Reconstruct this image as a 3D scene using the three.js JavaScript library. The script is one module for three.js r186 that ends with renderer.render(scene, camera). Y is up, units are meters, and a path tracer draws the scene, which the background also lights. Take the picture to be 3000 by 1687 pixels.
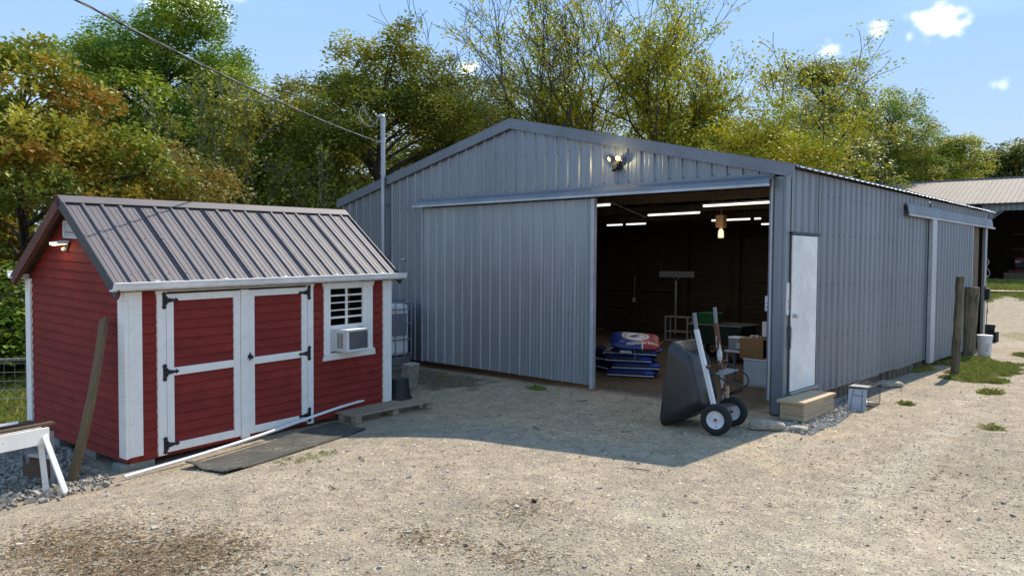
import * as THREE from 'three';
import { mergeGeometries } from 'three/addons/utils/BufferGeometryUtils.js';
import { RoundedBoxGeometry } from 'three/addons/geometries/RoundedBoxGeometry.js';
import { RectAreaLightUniformsLib } from 'three/addons/lights/RectAreaLightUniformsLib.js';

// ---------------------------------------------------------------- camera, sky, sun, exposure
const scene = new THREE.Scene();
const renderer = new THREE.WebGLRenderer({ antialias: true });
renderer.toneMapping = THREE.LinearToneMapping;
renderer.toneMappingExposure = 3.4;
renderer.shadowMap.enabled = true;
RectAreaLightUniformsLib.init();

const camera = new THREE.PerspectiveCamera(39.97, 3000 / 1687, 0.1, 1500);
camera.rotation.order = 'YXZ';
camera.position.set(4.213, 2.0, 9.973);
camera.rotation.set(-2.196 * Math.PI / 180, 42.022 * Math.PI / 180, 0.373 * Math.PI / 180);
camera.setViewOffset(3000, 1687, 0, -11, 3000, 1687);

const SUN = new THREE.Vector3(-0.055, 1, -0.96).normalize();
const sun = new THREE.DirectionalLight(new THREE.Color(1, 0.92, 0.79), 2.0);
sun.position.copy(SUN).multiplyScalar(60); sun.castShadow = true;
Object.assign(sun.shadow.camera, { left: -40, right: 40, top: 40, bottom: -40, near: 1, far: 140 });
sun.shadow.mapSize.set(4096, 4096); sun.name = 'sun';
scene.add(sun, sun.target);

// seeded random numbers and tileable value noise
function rng(seed) { let a = seed >>> 0; return () => { a = (a + 0x6d2b79f5) | 0; let t = Math.imul(a ^ (a >>> 15), 1 | a); t = (t + Math.imul(t ^ (t >>> 7), 61 | t)) ^ t; return ((t ^ (t >>> 14)) >>> 0) / 4294967296; }; }
const hash = (x, y, s) => { let h = Math.imul(x | 0, 374761393) + Math.imul(y | 0, 668265263) + Math.imul(s | 0, 974634777); h = Math.imul(h ^ (h >>> 13), 1274126177); return ((h ^ (h >>> 16)) >>> 0) / 4294967296; };
const fade = (t) => t * t * (3 - 2 * t), mix = (a, b, t) => a + (b - a) * t, clamp = (v, a = 0, b = 1) => Math.min(b, Math.max(a, v));
const S = (v, a, b) => fade(clamp((v - a) / (b - a)));
function vnoise(x, y, s = 1, px = 0, py = 0) {
  const ix = Math.floor(x), iy = Math.floor(y), fx = fade(x - ix), fy = fade(y - iy), w = (i, p) => (p ? ((i % p) + p) % p : i);
  const a = hash(w(ix, px), w(iy, py), s), b = hash(w(ix + 1, px), w(iy, py), s), c = hash(w(ix, px), w(iy + 1, py), s), d = hash(w(ix + 1, px), w(iy + 1, py), s);
  return mix(mix(a, b, fx), mix(c, d, fx), fy);
}
function fbm(x, y, s, o = 4, px = 0, py = 0) { let v = 0, a = 0.5, n = 0; for (let i = 0; i < o; i++) { v += a * vnoise(x, y, s + i * 17, px, py); n += a; x *= 2; y *= 2; px *= 2; py *= 2; a *= 0.5; } return v / n; }

// the sky: clear blue, paler towards the horizon, with small fair-weather clouds all round
{
  const W = 2048, H = 1024, data = new Float32Array(W * H * 4), r = rng(5), clouds = [];
  const seen = [[-104.1, 14.7, 1.35, 1], [-107.6, 14.8, 0.62, 0.75], [-110.4, 13.8, 0.66, 0.7], [-154.2, 16.9, 2.7, 0.8], [-100.6, 10.8, 0.5, 0.25], [-135.3, 13.4, 0.8, 0.7]];
  for (const c of seen) clouds.push(c);
  for (let i = 0; i < 70; i++) { const az = r() * 360 - 180, el = 7 + 62 * r() * r(), sz = 0.8 + 2.6 * r(); if (az > -170 && az < -92 && el < 26) continue; clouds.push([az, el, sz * (1 + el / 40), 0.35 + 0.6 * r()]); }
  for (let row = 0; row < H; row++) {
    const el = ((row + 0.5) / H - 0.5) * 180, h = clamp(el / 90);
    const k = Math.pow(clamp(el / 24), 0.65);
    const base = [mix(0.224, 0.092, k), mix(0.266, 0.177, k), mix(0.32, 0.322, k)];
    const near = clouds.filter((c) => Math.abs(c[1] - el) < c[2] * 1.6);
    for (let col = 0; col < W; col++) {
      const az = ((col + 0.5) / W - 0.5) * 360, i = (row * W + col) * 4;
      let a = 0;
      for (const c of near) {
        let dx = az - c[0]; if (dx > 180) dx -= 360; if (dx < -180) dx += 360;
        dx *= Math.cos(el * Math.PI / 180); const dy = el - c[1];
        if (Math.abs(dx) > c[2] * 2.2) continue;
        const n = fbm(dx * 2.2 / Math.sqrt(c[2]) + c[0], dy * 2.8 / Math.sqrt(c[2]) + c[1] * 3, 40, 5), d = Math.hypot(dx / (c[2] * 1.25), (dy > 0 ? dy / c[2] : dy / (c[2] * 0.62)));
        a = Math.max(a, c[3] * S(1.02 - d + (n - 0.5) * 1.5, 0.05, 1.05));
      }
      const hz = 0.05 * S(fbm(az * 0.05, el * 0.3, 77, 3, 18), 0.45, 0.8) * (1 - h);
      a = clamp(a + hz);
      data[i] = mix(base[0], 0.85, a); data[i + 1] = mix(base[1], 0.85, a); data[i + 2] = mix(base[2], 0.86, a); data[i + 3] = 1;
    }
  }
  const t = new THREE.DataTexture(data, W, H, THREE.RGBAFormat, THREE.FloatType);
  t.mapping = THREE.EquirectangularReflectionMapping; t.magFilter = THREE.LinearFilter; t.needsUpdate = true;
  scene.background = t; scene.environment = t;
}

// ---------------------------------------------------------------- helpers
const R = Math.PI / 180, V = (x, y, z) => new THREE.Vector3(x, y, z);
const taken = {};
function numbered(n) { taken[n] = (taken[n] ?? -1) + 1; return taken[n] ? n + '_' + String(taken[n]).padStart(3, '0') : n; }
function worldUV(g) { // uv in metres, projected along the main axis of each face
  if (g.userData.keepUV) return g;
  if (g.index) g = g.toNonIndexed();
  const p = g.attributes.position, uv = new Float32Array(p.count * 2), a = V(), b = V(), c = V(), n = V();
  for (let i = 0; i < p.count; i += 3) {
    a.fromBufferAttribute(p, i); b.fromBufferAttribute(p, i + 1); c.fromBufferAttribute(p, i + 2);
    n.copy(b).sub(a).cross(V().copy(c).sub(a)); const x = Math.abs(n.x), y = Math.abs(n.y), z = Math.abs(n.z);
    [a, b, c].forEach((v, k) => { const [u, w] = y >= x && y >= z ? [v.x, v.z] : x >= z ? [v.z, v.y] : [v.x, v.y]; uv[(i + k) * 2] = u; uv[(i + k) * 2 + 1] = w; });
  }
  g.setAttribute('uv', new THREE.BufferAttribute(uv, 2));
  return g;
}
function merged(geos) {
  const list = [].concat(geos).map((g) => { g = worldUV(g); if (g.index) g = g.toNonIndexed(); if (!g.attributes.normal) g.computeVertexNormals(); for (const k of Object.keys(g.attributes)) if (!['position', 'normal', 'uv'].includes(k)) g.deleteAttribute(k); return g; });
  return list.length === 1 ? list[0] : mergeGeometries(list);
}
function mesh(name, geos, mat, parent = scene) {
  const m = new THREE.Mesh(merged(geos), mat); m.name = parent === scene ? numbered(name) : name; m.castShadow = m.receiveShadow = true; parent.add(m); return m;
}
function shared(name, geo, mat, parent) { const m = new THREE.Mesh(geo, mat); m.name = name; m.castShadow = m.receiveShadow = true; parent.add(m); return m; }
function tag(o, label, category, group, kind) { Object.assign(o.userData, { label, category }); if (group) o.userData.group = group; if (kind) o.userData.kind = kind; return o; }
function thing(name, label, category, [x, y, z] = [0, 0, 0], turn = 0, group) { const o = new THREE.Group(); o.name = numbered(name); o.position.set(x, y, z); o.rotation.y = turn; scene.add(o); return tag(o, label, category, group); }
function structure(o) { o.userData.kind = 'structure'; return o; }
const box = (w, h, d, x = 0, y = 0, z = 0) => new THREE.BoxGeometry(w, h, d).translate(x, y, z);
const span = (x0, x1, y0, y1, z0, z1) => box(x1 - x0, y1 - y0, z1 - z0, (x0 + x1) / 2, (y0 + y1) / 2, (z0 + z1) / 2);
const rbox = (w, h, d, r, x = 0, y = 0, z = 0, seg = 2) => new RoundedBoxGeometry(w, h, d, seg, r).translate(x, y, z);
const rspan = (x0, x1, y0, y1, z0, z1, r = 0.004) => rbox(x1 - x0, y1 - y0, z1 - z0, r, (x0 + x1) / 2, (y0 + y1) / 2, (z0 + z1) / 2, 1);
const cyl = (r0, r1, h, s = 16, x = 0, y = 0, z = 0) => new THREE.CylinderGeometry(r1, r0, h, s).translate(x, y, z); // r0 below, r1 above
function hexa(p) { // eight corners: four below (counter-clockwise from above), four above
  const f = [[0, 3, 2, 1], [4, 5, 6, 7], [0, 1, 5, 4], [1, 2, 6, 5], [2, 3, 7, 6], [3, 0, 4, 7]], pos = [];
  for (const [a, b, c, d] of f) for (const i of [a, b, c, a, c, d]) pos.push(...p[i]);
  const g = new THREE.BufferGeometry(); g.setAttribute('position', new THREE.Float32BufferAttribute(pos, 3)); g.computeVertexNormals(); return g;
}
function beam(a, b, w, h, up = V(0, 1, 0)) { // a straight squared timber from a to b
  const d = b.clone().sub(a), L = d.length(), z = d.clone().normalize(), x = up.clone().cross(z).normalize(), y = z.clone().cross(x);
  return new THREE.BoxGeometry(w, h, L).applyMatrix4(new THREE.Matrix4().makeBasis(x, y, z)).translate((a.x + b.x) / 2, (a.y + b.y) / 2, (a.z + b.z) / 2);
}
function tube(pts, radii, sides = 8, caps = true) { // a tapered tube through points
  const n = pts.length, rad = (i) => (Array.isArray(radii) ? radii[i] : radii), pos = [], idx = [], nor = [];
  let u = V(1, 0, 0); const d0 = pts[1].clone().sub(pts[0]).normalize(); if (Math.abs(d0.x) > 0.9) u = V(0, 0, 1);
  for (let i = 0; i < n; i++) {
    const d = pts[Math.min(n - 1, i + 1)].clone().sub(pts[Math.max(0, i - 1)]).normalize();
    u.addScaledVector(d, -u.dot(d)).normalize(); const w = d.clone().cross(u);
    for (let k = 0; k <= sides; k++) { const a = k / sides * Math.PI * 2, c = Math.cos(a), s = Math.sin(a), q = u.clone().multiplyScalar(c).addScaledVector(w, s); pos.push(pts[i].x + q.x * rad(i), pts[i].y + q.y * rad(i), pts[i].z + q.z * rad(i)); nor.push(q.x, q.y, q.z); }
  }
  for (let i = 0; i < n - 1; i++) for (let k = 0; k < sides; k++) { const a = i * (sides + 1) + k, b = a + sides + 1; idx.push(a, a + 1, b, b, a + 1, b + 1); }
  if (caps) for (const [i, flip] of [[0, true], [n - 1, false]]) { const c = pos.length / 3, d = pts[Math.min(n - 1, i + 1)].clone().sub(pts[Math.max(0, i - 1)]).normalize().multiplyScalar(flip ? -1 : 1); pos.push(pts[i].x, pts[i].y, pts[i].z); nor.push(d.x, d.y, d.z);
    for (let k = 0; k <= sides; k++) { const o = (i * (sides + 1) + k) * 3; pos.push(pos[o], pos[o + 1], pos[o + 2]); nor.push(d.x, d.y, d.z); }
    for (let k = 0; k < sides; k++) flip ? idx.push(c, c + 2 + k, c + 1 + k) : idx.push(c, c + 1 + k, c + 2 + k); }
  const g = new THREE.BufferGeometry(); g.setAttribute('position', new THREE.Float32BufferAttribute(pos, 3)); g.setAttribute('normal', new THREE.Float32BufferAttribute(nor, 3)); g.setIndex(idx); return g;
}
const curve = (pts, n) => new THREE.CatmullRomCurve3(pts.map((p) => V(...p))).getPoints(n);
function prism(shape2, depth) { // shape in x-y pushed out along +z
  const s = new THREE.Shape(shape2.map(([x, y]) => new THREE.Vector2(x, y))); return new THREE.ExtrudeGeometry(s, { depth, bevelEnabled: false });
}
// a ribbed metal sheet in the x-y plane, ribs standing out along +z
function ribbed(x0, x1, yb, yt, { phase = 0, pitch = 0.2286, h = 0.022, top = 0.011, foot = 0.027, minor = 0.004 } = {}) {
  const xs = [[x0, 0], [x1, 0]], n0 = Math.floor((x0 - phase) / pitch) - 1, n1 = Math.ceil((x1 - phase) / pitch) + 1;
  for (let n = n0; n <= n1; n++) {
    const c = phase + n * pitch;
    for (const [o, z] of [[-foot, 0], [-top, h], [top, h], [foot, 0], [pitch / 3 - 0.011, 0], [pitch / 3, minor], [pitch / 3 + 0.011, 0], [2 * pitch / 3 - 0.011, 0], [2 * pitch / 3, minor], [2 * pitch / 3 + 0.011, 0]]) if (c + o > x0 + 1e-4 && c + o < x1 - 1e-4) xs.push([c + o, z]);
  }
  xs.sort((a, b) => a[0] - b[0]);
  const pos = [], uv = [], B = (x) => (typeof yb === 'function' ? yb(x) : yb), T = (x) => (typeof yt === 'function' ? yt(x) : yt);
  for (let i = 0; i < xs.length - 1; i++) {
    const [a, za] = xs[i], [b, zb] = xs[i + 1], q = [[a, B(a), za], [b, B(b), zb], [b, T(b), zb], [a, T(a), za]];
    for (const k of [0, 1, 2, 0, 2, 3]) { pos.push(...q[k]); uv.push(q[k][0], q[k][1]); }
  }
  const g = new THREE.BufferGeometry(); g.setAttribute('position', new THREE.Float32BufferAttribute(pos, 3)); g.setAttribute('uv', new THREE.Float32BufferAttribute(uv, 2)); g.computeVertexNormals(); g.userData.keepUV = true; return g;
}
function orient(g, m) { // moves a sheet and keeps its faces turned outwards
  g.applyMatrix4(m);
  if (m.determinant() < 0) for (const k of ['position', 'uv']) { const a = g.attributes[k], n = a.itemSize, p = a.array; for (let i = 0; i < a.count; i += 3) for (let c = 0; c < n; c++) { const u = (i + 1) * n + c, w = (i + 2) * n + c, t = p[u]; p[u] = p[w]; p[w] = t; } }
  g.computeVertexNormals(); g.userData.keepUV = true; return g;
}
// ---------------------------------------------------------------- textures and materials
function tex(size, metres, fn, srgb = true) { // fn(x, y in 0..1) -> [r, g, b] 0..1
  const [w, h] = [].concat(size, size), d = new Uint8Array(w * h * 4);
  for (let y = 0; y < h; y++) for (let x = 0; x < w; x++) { const c = fn(x / w, y / h, x, y), i = (y * w + x) * 4; d[i] = clamp(c[0]) * 255; d[i + 1] = clamp(c[1]) * 255; d[i + 2] = clamp(c[2]) * 255; d[i + 3] = 255; }
  const t = new THREE.DataTexture(d, w, h); t.wrapS = t.wrapT = THREE.RepeatWrapping; t.magFilter = THREE.LinearFilter; t.minFilter = THREE.LinearMipmapLinearFilter; t.generateMipmaps = true;
  if (srgb) t.colorSpace = THREE.SRGBColorSpace; const [mx, my] = [].concat(metres, metres); t.repeat.set(1 / mx, 1 / my); t.needsUpdate = true; return t;
}
const grey = (v) => [v, v, v];
const T = {
  grime: tex(512, 1.7, (x, y) => { const a = fbm(x * 6, y * 6, 3, 5, 6, 6), b = fbm(x * 40, y * 40, 9, 3, 40, 40); return grey(0.84 + 0.17 * a + 0.07 * (b - 0.5)); }),
  rough: tex(512, 1.3, (x, y) => grey(0.42 + 0.5 * fbm(x * 8, y * 8, 23, 5, 8, 8)), false),
  streak: tex(512, [0.9, 2.6], (x, y) => { const a = fbm(x * 60, y * 3, 5, 4, 60, 3), b = fbm(x * 8, y * 5, 8, 4, 8, 5), c = S(fbm(x * 90, y * 4, 31, 2, 90, 4), 0.72, 0.9); return grey(0.84 + 0.09 * a + 0.08 * (b - 0.3) + 0.05 * c); }),
  streakR: tex(512, [0.9, 2.6], (x, y) => grey(0.45 + 0.6 * fbm(x * 40, y * 4, 15, 4, 40, 4)), false),
  grainY: tex([256, 512], [0.35, 1.9], (x, y) => { const w = fbm(x * 5, y * 3, 2, 3, 5, 3), g = vnoise((x + w * 0.06) * 46, y * 4, 4, 46, 4), f = vnoise(x * 120, y * 10, 6, 120, 10); return [0.72 + 0.2 * g + 0.1 * f + 0.1 * w - 0.1, 0.69 + 0.2 * g + 0.1 * f + 0.1 * w - 0.1, 0.64 + 0.2 * g + 0.1 * f + 0.1 * w - 0.1]; }),
  paint: tex(512, [1.1, 1.1], (x, y) => { const a = fbm(x * 5, y * 50, 12, 4, 5, 50), b = fbm(x * 10, y * 10, 14, 4, 10, 10), chip = 0.5 * S(fbm(x * 40, y * 40, 19, 3, 40, 40), 0.78, 0.84); return [0.94 + 0.035 * a + 0.05 * (b - 0.5) - 0.22 * chip, 0.94 + 0.035 * a + 0.05 * (b - 0.5) - 0.26 * chip, 0.93 + 0.035 * a + 0.05 * (b - 0.5) - 0.32 * chip]; }),
  red: tex(512, [1.3, 1.3], (x, y) => { const a = fbm(x * 4, y * 64, 42, 4, 4, 64), b = fbm(x * 7, y * 7, 44, 4, 7, 7); const v = 0.82 + 0.13 * a + 0.16 * (b - 0.5); return [v, v, v]; }),
  bark: tex(256, [0.5, 1.2], (x, y) => grey(0.45 + 0.55 * fbm(x * 24, y * 7, 51, 4, 24, 7))),
  stone: tex(256, 0.4, (x, y) => { const a = fbm(x * 8, y * 8, 61, 5, 8, 8); return [0.66 + 0.36 * a, 0.65 + 0.35 * a, 0.62 + 0.34 * a]; }),
  rust: tex(256, [0.25, 0.6], (x, y) => { const n = fbm(x * 5, y * 5, 71, 4, 5, 5), m = S(n, 0.47, 0.50), f = fbm(x * 30, y * 30, 73, 2, 30, 30); return [mix(0.80, 0.36 + 0.1 * f, m), mix(0.80, 0.21 + 0.08 * f, m), mix(0.79, 0.13 + 0.05 * f, m)]; }),
};
T.grainX = T.grainY.clone(); T.grainX.rotation = Math.PI / 2; T.grainX.repeat.set(1 / 1.9, 1 / 0.35); T.grainX.rotation = 0; T.grainX = tex([512, 256], [1.9, 0.35], (x, y) => { const w = fbm(x * 3, y * 5, 2, 3, 3, 5), g = vnoise(x * 4, (y + w * 0.06) * 46, 4, 4, 46), f = vnoise(x * 10, y * 120, 6, 10, 120), k = 0.2 * g + 0.1 * f + 0.1 * w - 0.1; return [0.72 + k, 0.69 + k, 0.64 + k]; });
const M = {};
const std = (name, rgb, o = {}) => { const m = new THREE.MeshStandardMaterial({ roughness: 0.7, ...o }); m.color.setRGB(...rgb); m.name = name; m.side = THREE.DoubleSide; return (M[name] = m); };
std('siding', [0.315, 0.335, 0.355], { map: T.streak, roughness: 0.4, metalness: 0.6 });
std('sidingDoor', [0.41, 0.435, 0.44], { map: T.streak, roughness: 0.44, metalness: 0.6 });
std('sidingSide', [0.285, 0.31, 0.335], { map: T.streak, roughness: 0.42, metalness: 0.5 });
std('trimMetal', [0.23, 0.245, 0.265], { map: T.grime, roughness: 0.5, metalness: 0.4 });
std('trimLight', [0.55, 0.56, 0.57], { map: T.grime, roughness: 0.45, metalness: 0.3 });
std('galv', [0.44, 0.46, 0.47], { map: T.grime, roughness: 0.42, metalness: 0.75 });
std('roofGrey', [0.50, 0.52, 0.53], { map: T.grime, roughness: 0.45, metalness: 0.5 });
std('roofTan', [0.27, 0.215, 0.165], { map: T.grime, roughness: 0.8 });
std('shedRoof', [0.108, 0.089, 0.095], { map: T.grime, roughness: 0.62 });
M.red = new THREE.MeshPhysicalMaterial({ map: T.red, roughness: 0.7, specularIntensity: 0.35, bumpMap: T.red, bumpScale: 0.0015, side: THREE.DoubleSide }); M.red.color.setRGB(0.285, 0.038, 0.028); M.red.name = 'red';
std('redFascia', [0.16, 0.05, 0.03], { map: T.red, roughness: 0.7 });
std('white', [0.92, 0.88, 0.81], { map: T.paint, roughness: 0.6 });
std('whiteGutter', [0.9, 0.88, 0.85], { map: T.grime, roughness: 0.4 });
std('whiteDoor', [0.93, 0.895, 0.84], { map: T.grime, roughness: 0.5 });
std('whitePlastic', [0.78, 0.77, 0.74], { map: T.grime, roughness: 0.5 });
std('black', [0.012, 0.012, 0.014], { roughness: 0.55 });
std('blackRubber', [0.016, 0.016, 0.017], { map: T.grime, roughness: 0.8 });
std('blackPlastic', [0.014, 0.014, 0.014], { map: T.grime, roughness: 0.6 });
std('tray', [0.030, 0.030, 0.028], { map: T.grime, roughness: 0.5, roughnessMap: T.rough });
std('darkGrey', [0.06, 0.06, 0.065], { map: T.grime, roughness: 0.6 });
std('midGrey', [0.22, 0.225, 0.23], { map: T.grime, roughness: 0.55 });
std('lightGrey', [0.48, 0.49, 0.50], { map: T.grime, roughness: 0.5 });
std('woodNew', [0.66, 0.52, 0.34], { map: T.grainX, roughness: 0.75 });
std('woodNewZ', [0.58, 0.48, 0.35], { map: T.grainX, roughness: 0.75 });
std('woodPallet', [0.46, 0.38, 0.29], { map: T.grainX, roughness: 0.85 });
std('woodOld', [0.20, 0.155, 0.105], { map: T.grainY, roughness: 0.85 });
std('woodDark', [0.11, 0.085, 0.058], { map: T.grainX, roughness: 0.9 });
std('woodDarkY', [0.10, 0.078, 0.053], { map: T.grainY, roughness: 0.9 });
std('woodBrown', [0.13, 0.085, 0.06], { map: T.grainX, roughness: 0.85 });
std('woodOlive', [0.21, 0.135, 0.06], { map: T.grainY, roughness: 0.8 });
std('postWood', [0.27, 0.215, 0.12], { map: T.bark, roughness: 0.9 });
std('orangeWood', [0.36, 0.19, 0.065], { map: T.grainX, roughness: 0.55 });
std('concrete', [0.31, 0.315, 0.30], { map: T.stone, roughness: 0.92 });
std('stone', [0.47, 0.42, 0.34], { map: T.stone, roughness: 0.95 });
std('limestone', [0.42, 0.39, 0.36], { map: T.stone, roughness: 0.95 });
std('rustWhite', [0.92, 0.92, 0.92], { map: T.rust, roughness: 0.75 });
std('green', [0.03, 0.17, 0.06], { map: T.grime, roughness: 0.5 });
std('darkGreen', [0.015, 0.045, 0.03], { map: T.grime, roughness: 0.6 });
std('redPaint', [0.22, 0.03, 0.02], { map: T.grime, roughness: 0.5 });
std('bagBlue', [0.012, 0.055, 0.30], { map: T.grime, roughness: 0.38 });
std('bagNavy', [0.014, 0.02, 0.07], { map: T.grime, roughness: 0.42 });
std('bagSeam', [0.55, 0.55, 0.53], { roughness: 0.7 });
std('barkBrown', [0.15, 0.115, 0.085], { map: T.bark, roughness: 0.95 });
std('barkGrey', [0.13, 0.105, 0.085], { map: T.bark, roughness: 0.95 });
std('barkPale', [0.40, 0.355, 0.28], { map: T.bark, roughness: 0.95 });
std('aluminium', [0.62, 0.64, 0.66], { map: T.grime, roughness: 0.35, metalness: 0.8 });
for (const n of ['siding', 'sidingDoor', 'sidingSide']) for (const [k, f] of [['B', 0.93], ['C', 1.06]]) { M[n + k] = M[n].clone(); M[n + k].name = n + k; M[n + k].color.multiplyScalar(f); } // sheets from different lots
const lit = (name, rgb, k) => { const m = std(name, [0.8, 0.8, 0.8], { roughness: 0.5 }); m.emissive.setRGB(...rgb); m.emissiveIntensity = k; return m; };
lit('tubeGlow', [1, 0.97, 0.95], 0.5); lit('bulbGlow', [1, 0.74, 0.30], 0.28); lit('floodGlow', [1, 0.72, 0.2], 0.6); lit('ledGlow', [1, 0.85, 0.45], 0.45);
M.pane = new THREE.MeshPhysicalMaterial({ transmission: 1, thickness: 0, roughness: 0.04, ior: 1.5, color: 0xffffff }); M.pane.name = 'pane';
M.tote = new THREE.MeshPhysicalMaterial({ transmission: 0.2, thickness: 0, roughness: 0.8, ior: 1.45, side: THREE.DoubleSide }); M.tote.color.setRGB(0.9, 0.87, 0.83); M.tote.name = 'tote';
// ---------------------------------------------------------------- the ground
function ground(x, z) {
  return -0.19 * S(-x, 1.8, 4.4) * S(z, 0.2, 2.4) - 0.08 * S(z, 4, 7) * S(-x, 2.8, 4.6) + 1.25 * S(-z, 10, 36)
    + 0.022 * (fbm(x * 0.7 + 50, z * 0.7 + 50, 91, 3) - 0.5) * S(Math.hypot(x - 0, z - 4), 0.5, 2);
}
const GA = (x, z, d = 0) => V(x, ground(x, z) + d, z);
const gravelH = new Float32Array(2048 * 2048);
{ // gravel: crowded small stones of many tones on dusty fines, kept as one height field and one colour map
  const N = 2048, r = rng(11), col = new Float32Array(N * N * 3);
  for (let y = 0; y < N; y++) for (let x = 0; x < N; x++) {
    const i = y * N + x, n = fbm(x / N * 60, y / N * 60, 3, 4, 60, 60), f = hash(x, y, 7);
    const v = 0.57 + 0.22 * (n - 0.5) + 0.16 * (f - 0.5); gravelH[i] = 0.18 + 0.2 * n; col[i * 3] = v; col[i * 3 + 1] = v * 0.945; col[i * 3 + 2] = v * 0.86;
  }
  for (let k = 0; k < 150000; k++) {
    const cx = r() * N, cy = r() * N, q = r(), rad = q < 0.8 ? 0.8 + r() * 1.4 : q < 0.975 ? 1.8 + r() * 2.2 : 3 + r() * 3.2, el = 0.6 + 0.4 * r(), an = r() * 6.28;
    const t = r(), tone = t < 0.16 ? 0.36 + 0.16 * r() : t < 0.88 ? 0.50 + 0.2 * r() : 0.68 + 0.16 * r(), warm = 0.9 + 0.12 * r(), c = Math.cos(an), s = Math.sin(an), b = Math.ceil(rad);
    for (let dy = -b; dy <= b; dy++) for (let dx = -b; dx <= b; dx++) {
      const u = (dx * c + dy * s) / rad, w = (-dx * s + dy * c) / (rad * el), d = u * u + w * w; if (d > 1) continue;
      const i = ((Math.floor(cy + dy) + N) % N) * N + ((Math.floor(cx + dx) + N) % N);
      gravelH[i] = Math.max(gravelH[i], 0.3 + 0.2 * rad / 5 + 0.35 * Math.sqrt(1 - d) * Math.min(1, rad / 3));
      col[i * 3] = tone; col[i * 3 + 1] = tone * (0.925 + 0.04 * warm); col[i * 3 + 2] = tone * 0.90 * warm;
    }
  }
  M.gravel = std('gravel', [1, 1, 1], { roughness: 0.95, vertexColors: true, bumpScale: 0.014,
    map: tex(N, 7.3, (x, y, i, j) => { const k = (j * N + i) * 3; return [col[k], col[k + 1], col[k + 2]]; }), bumpMap: tex(N, 7.3, (x, y, i, j) => grey(gravelH[j * N + i]), false) });
}
const blot = (x, z, cx, cz, rx, rz, a = 0) => { const c = Math.cos(a), s = Math.sin(a), u = ((x - cx) * c + (z - cz) * s) / rx, w = (-(x - cx) * s + (z - cz) * c) / rz; return Math.hypot(u, w) + 1.5 * (fbm(x * 1.6 + 9, z * 1.6 + 3, 33, 4) - 0.5) + 0.9 * (fbm(x * 7, z * 7, 36, 3) - 0.5); };
const grassy = (x, z) => { // how much grass grows here
  let v = 0;
  for (const [cx, cz, rx, rz] of [[0.92, -7.2, 0.42, 1.2], [1.02, -5.55, 0.42, 0.28], [0.25, -8.5, 0.3, 0.9], [-0.02, -6.3, 0.12, 0.4], [0.3, -14.6, 0.5, 0.8], [1.6, -9.3, 0.25, 0.4], [1.3, -10.4, 0.5, 0.5], [1.55, -4.2, 0.12, 0.25], [2.15, -1.1, 0.1, 0.12], [2.5, -2.6, 0.1, 0.12], [1.7, -12.6, 0.5, 0.5], [0.9, -2.1, 0.08, 0.1]]) v = Math.max(v, S(1.25 - blot(x, z, cx, cz, rx, rz), 0, 0.45));
  v = Math.max(v, S(-z, 22.5, 26) * S(fbm(x * 0.4, z * 0.8, 55, 3), 0.3, 0.45)); // the lawn before the far barn
  v = Math.max(v, S(-x, 7.6, 8.3) * S(z, 1.4, 2.2)); // the paddock behind the shed
  v = Math.max(v, S(-x, 9.8, 10.6)); v = Math.max(v, S(-z, 12, 14) * S(-x, 1.5, 3));
  v = Math.max(v, S(x, 9, 14)); v = Math.max(v, S(z, 15, 20));
  return clamp(v);
};
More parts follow.
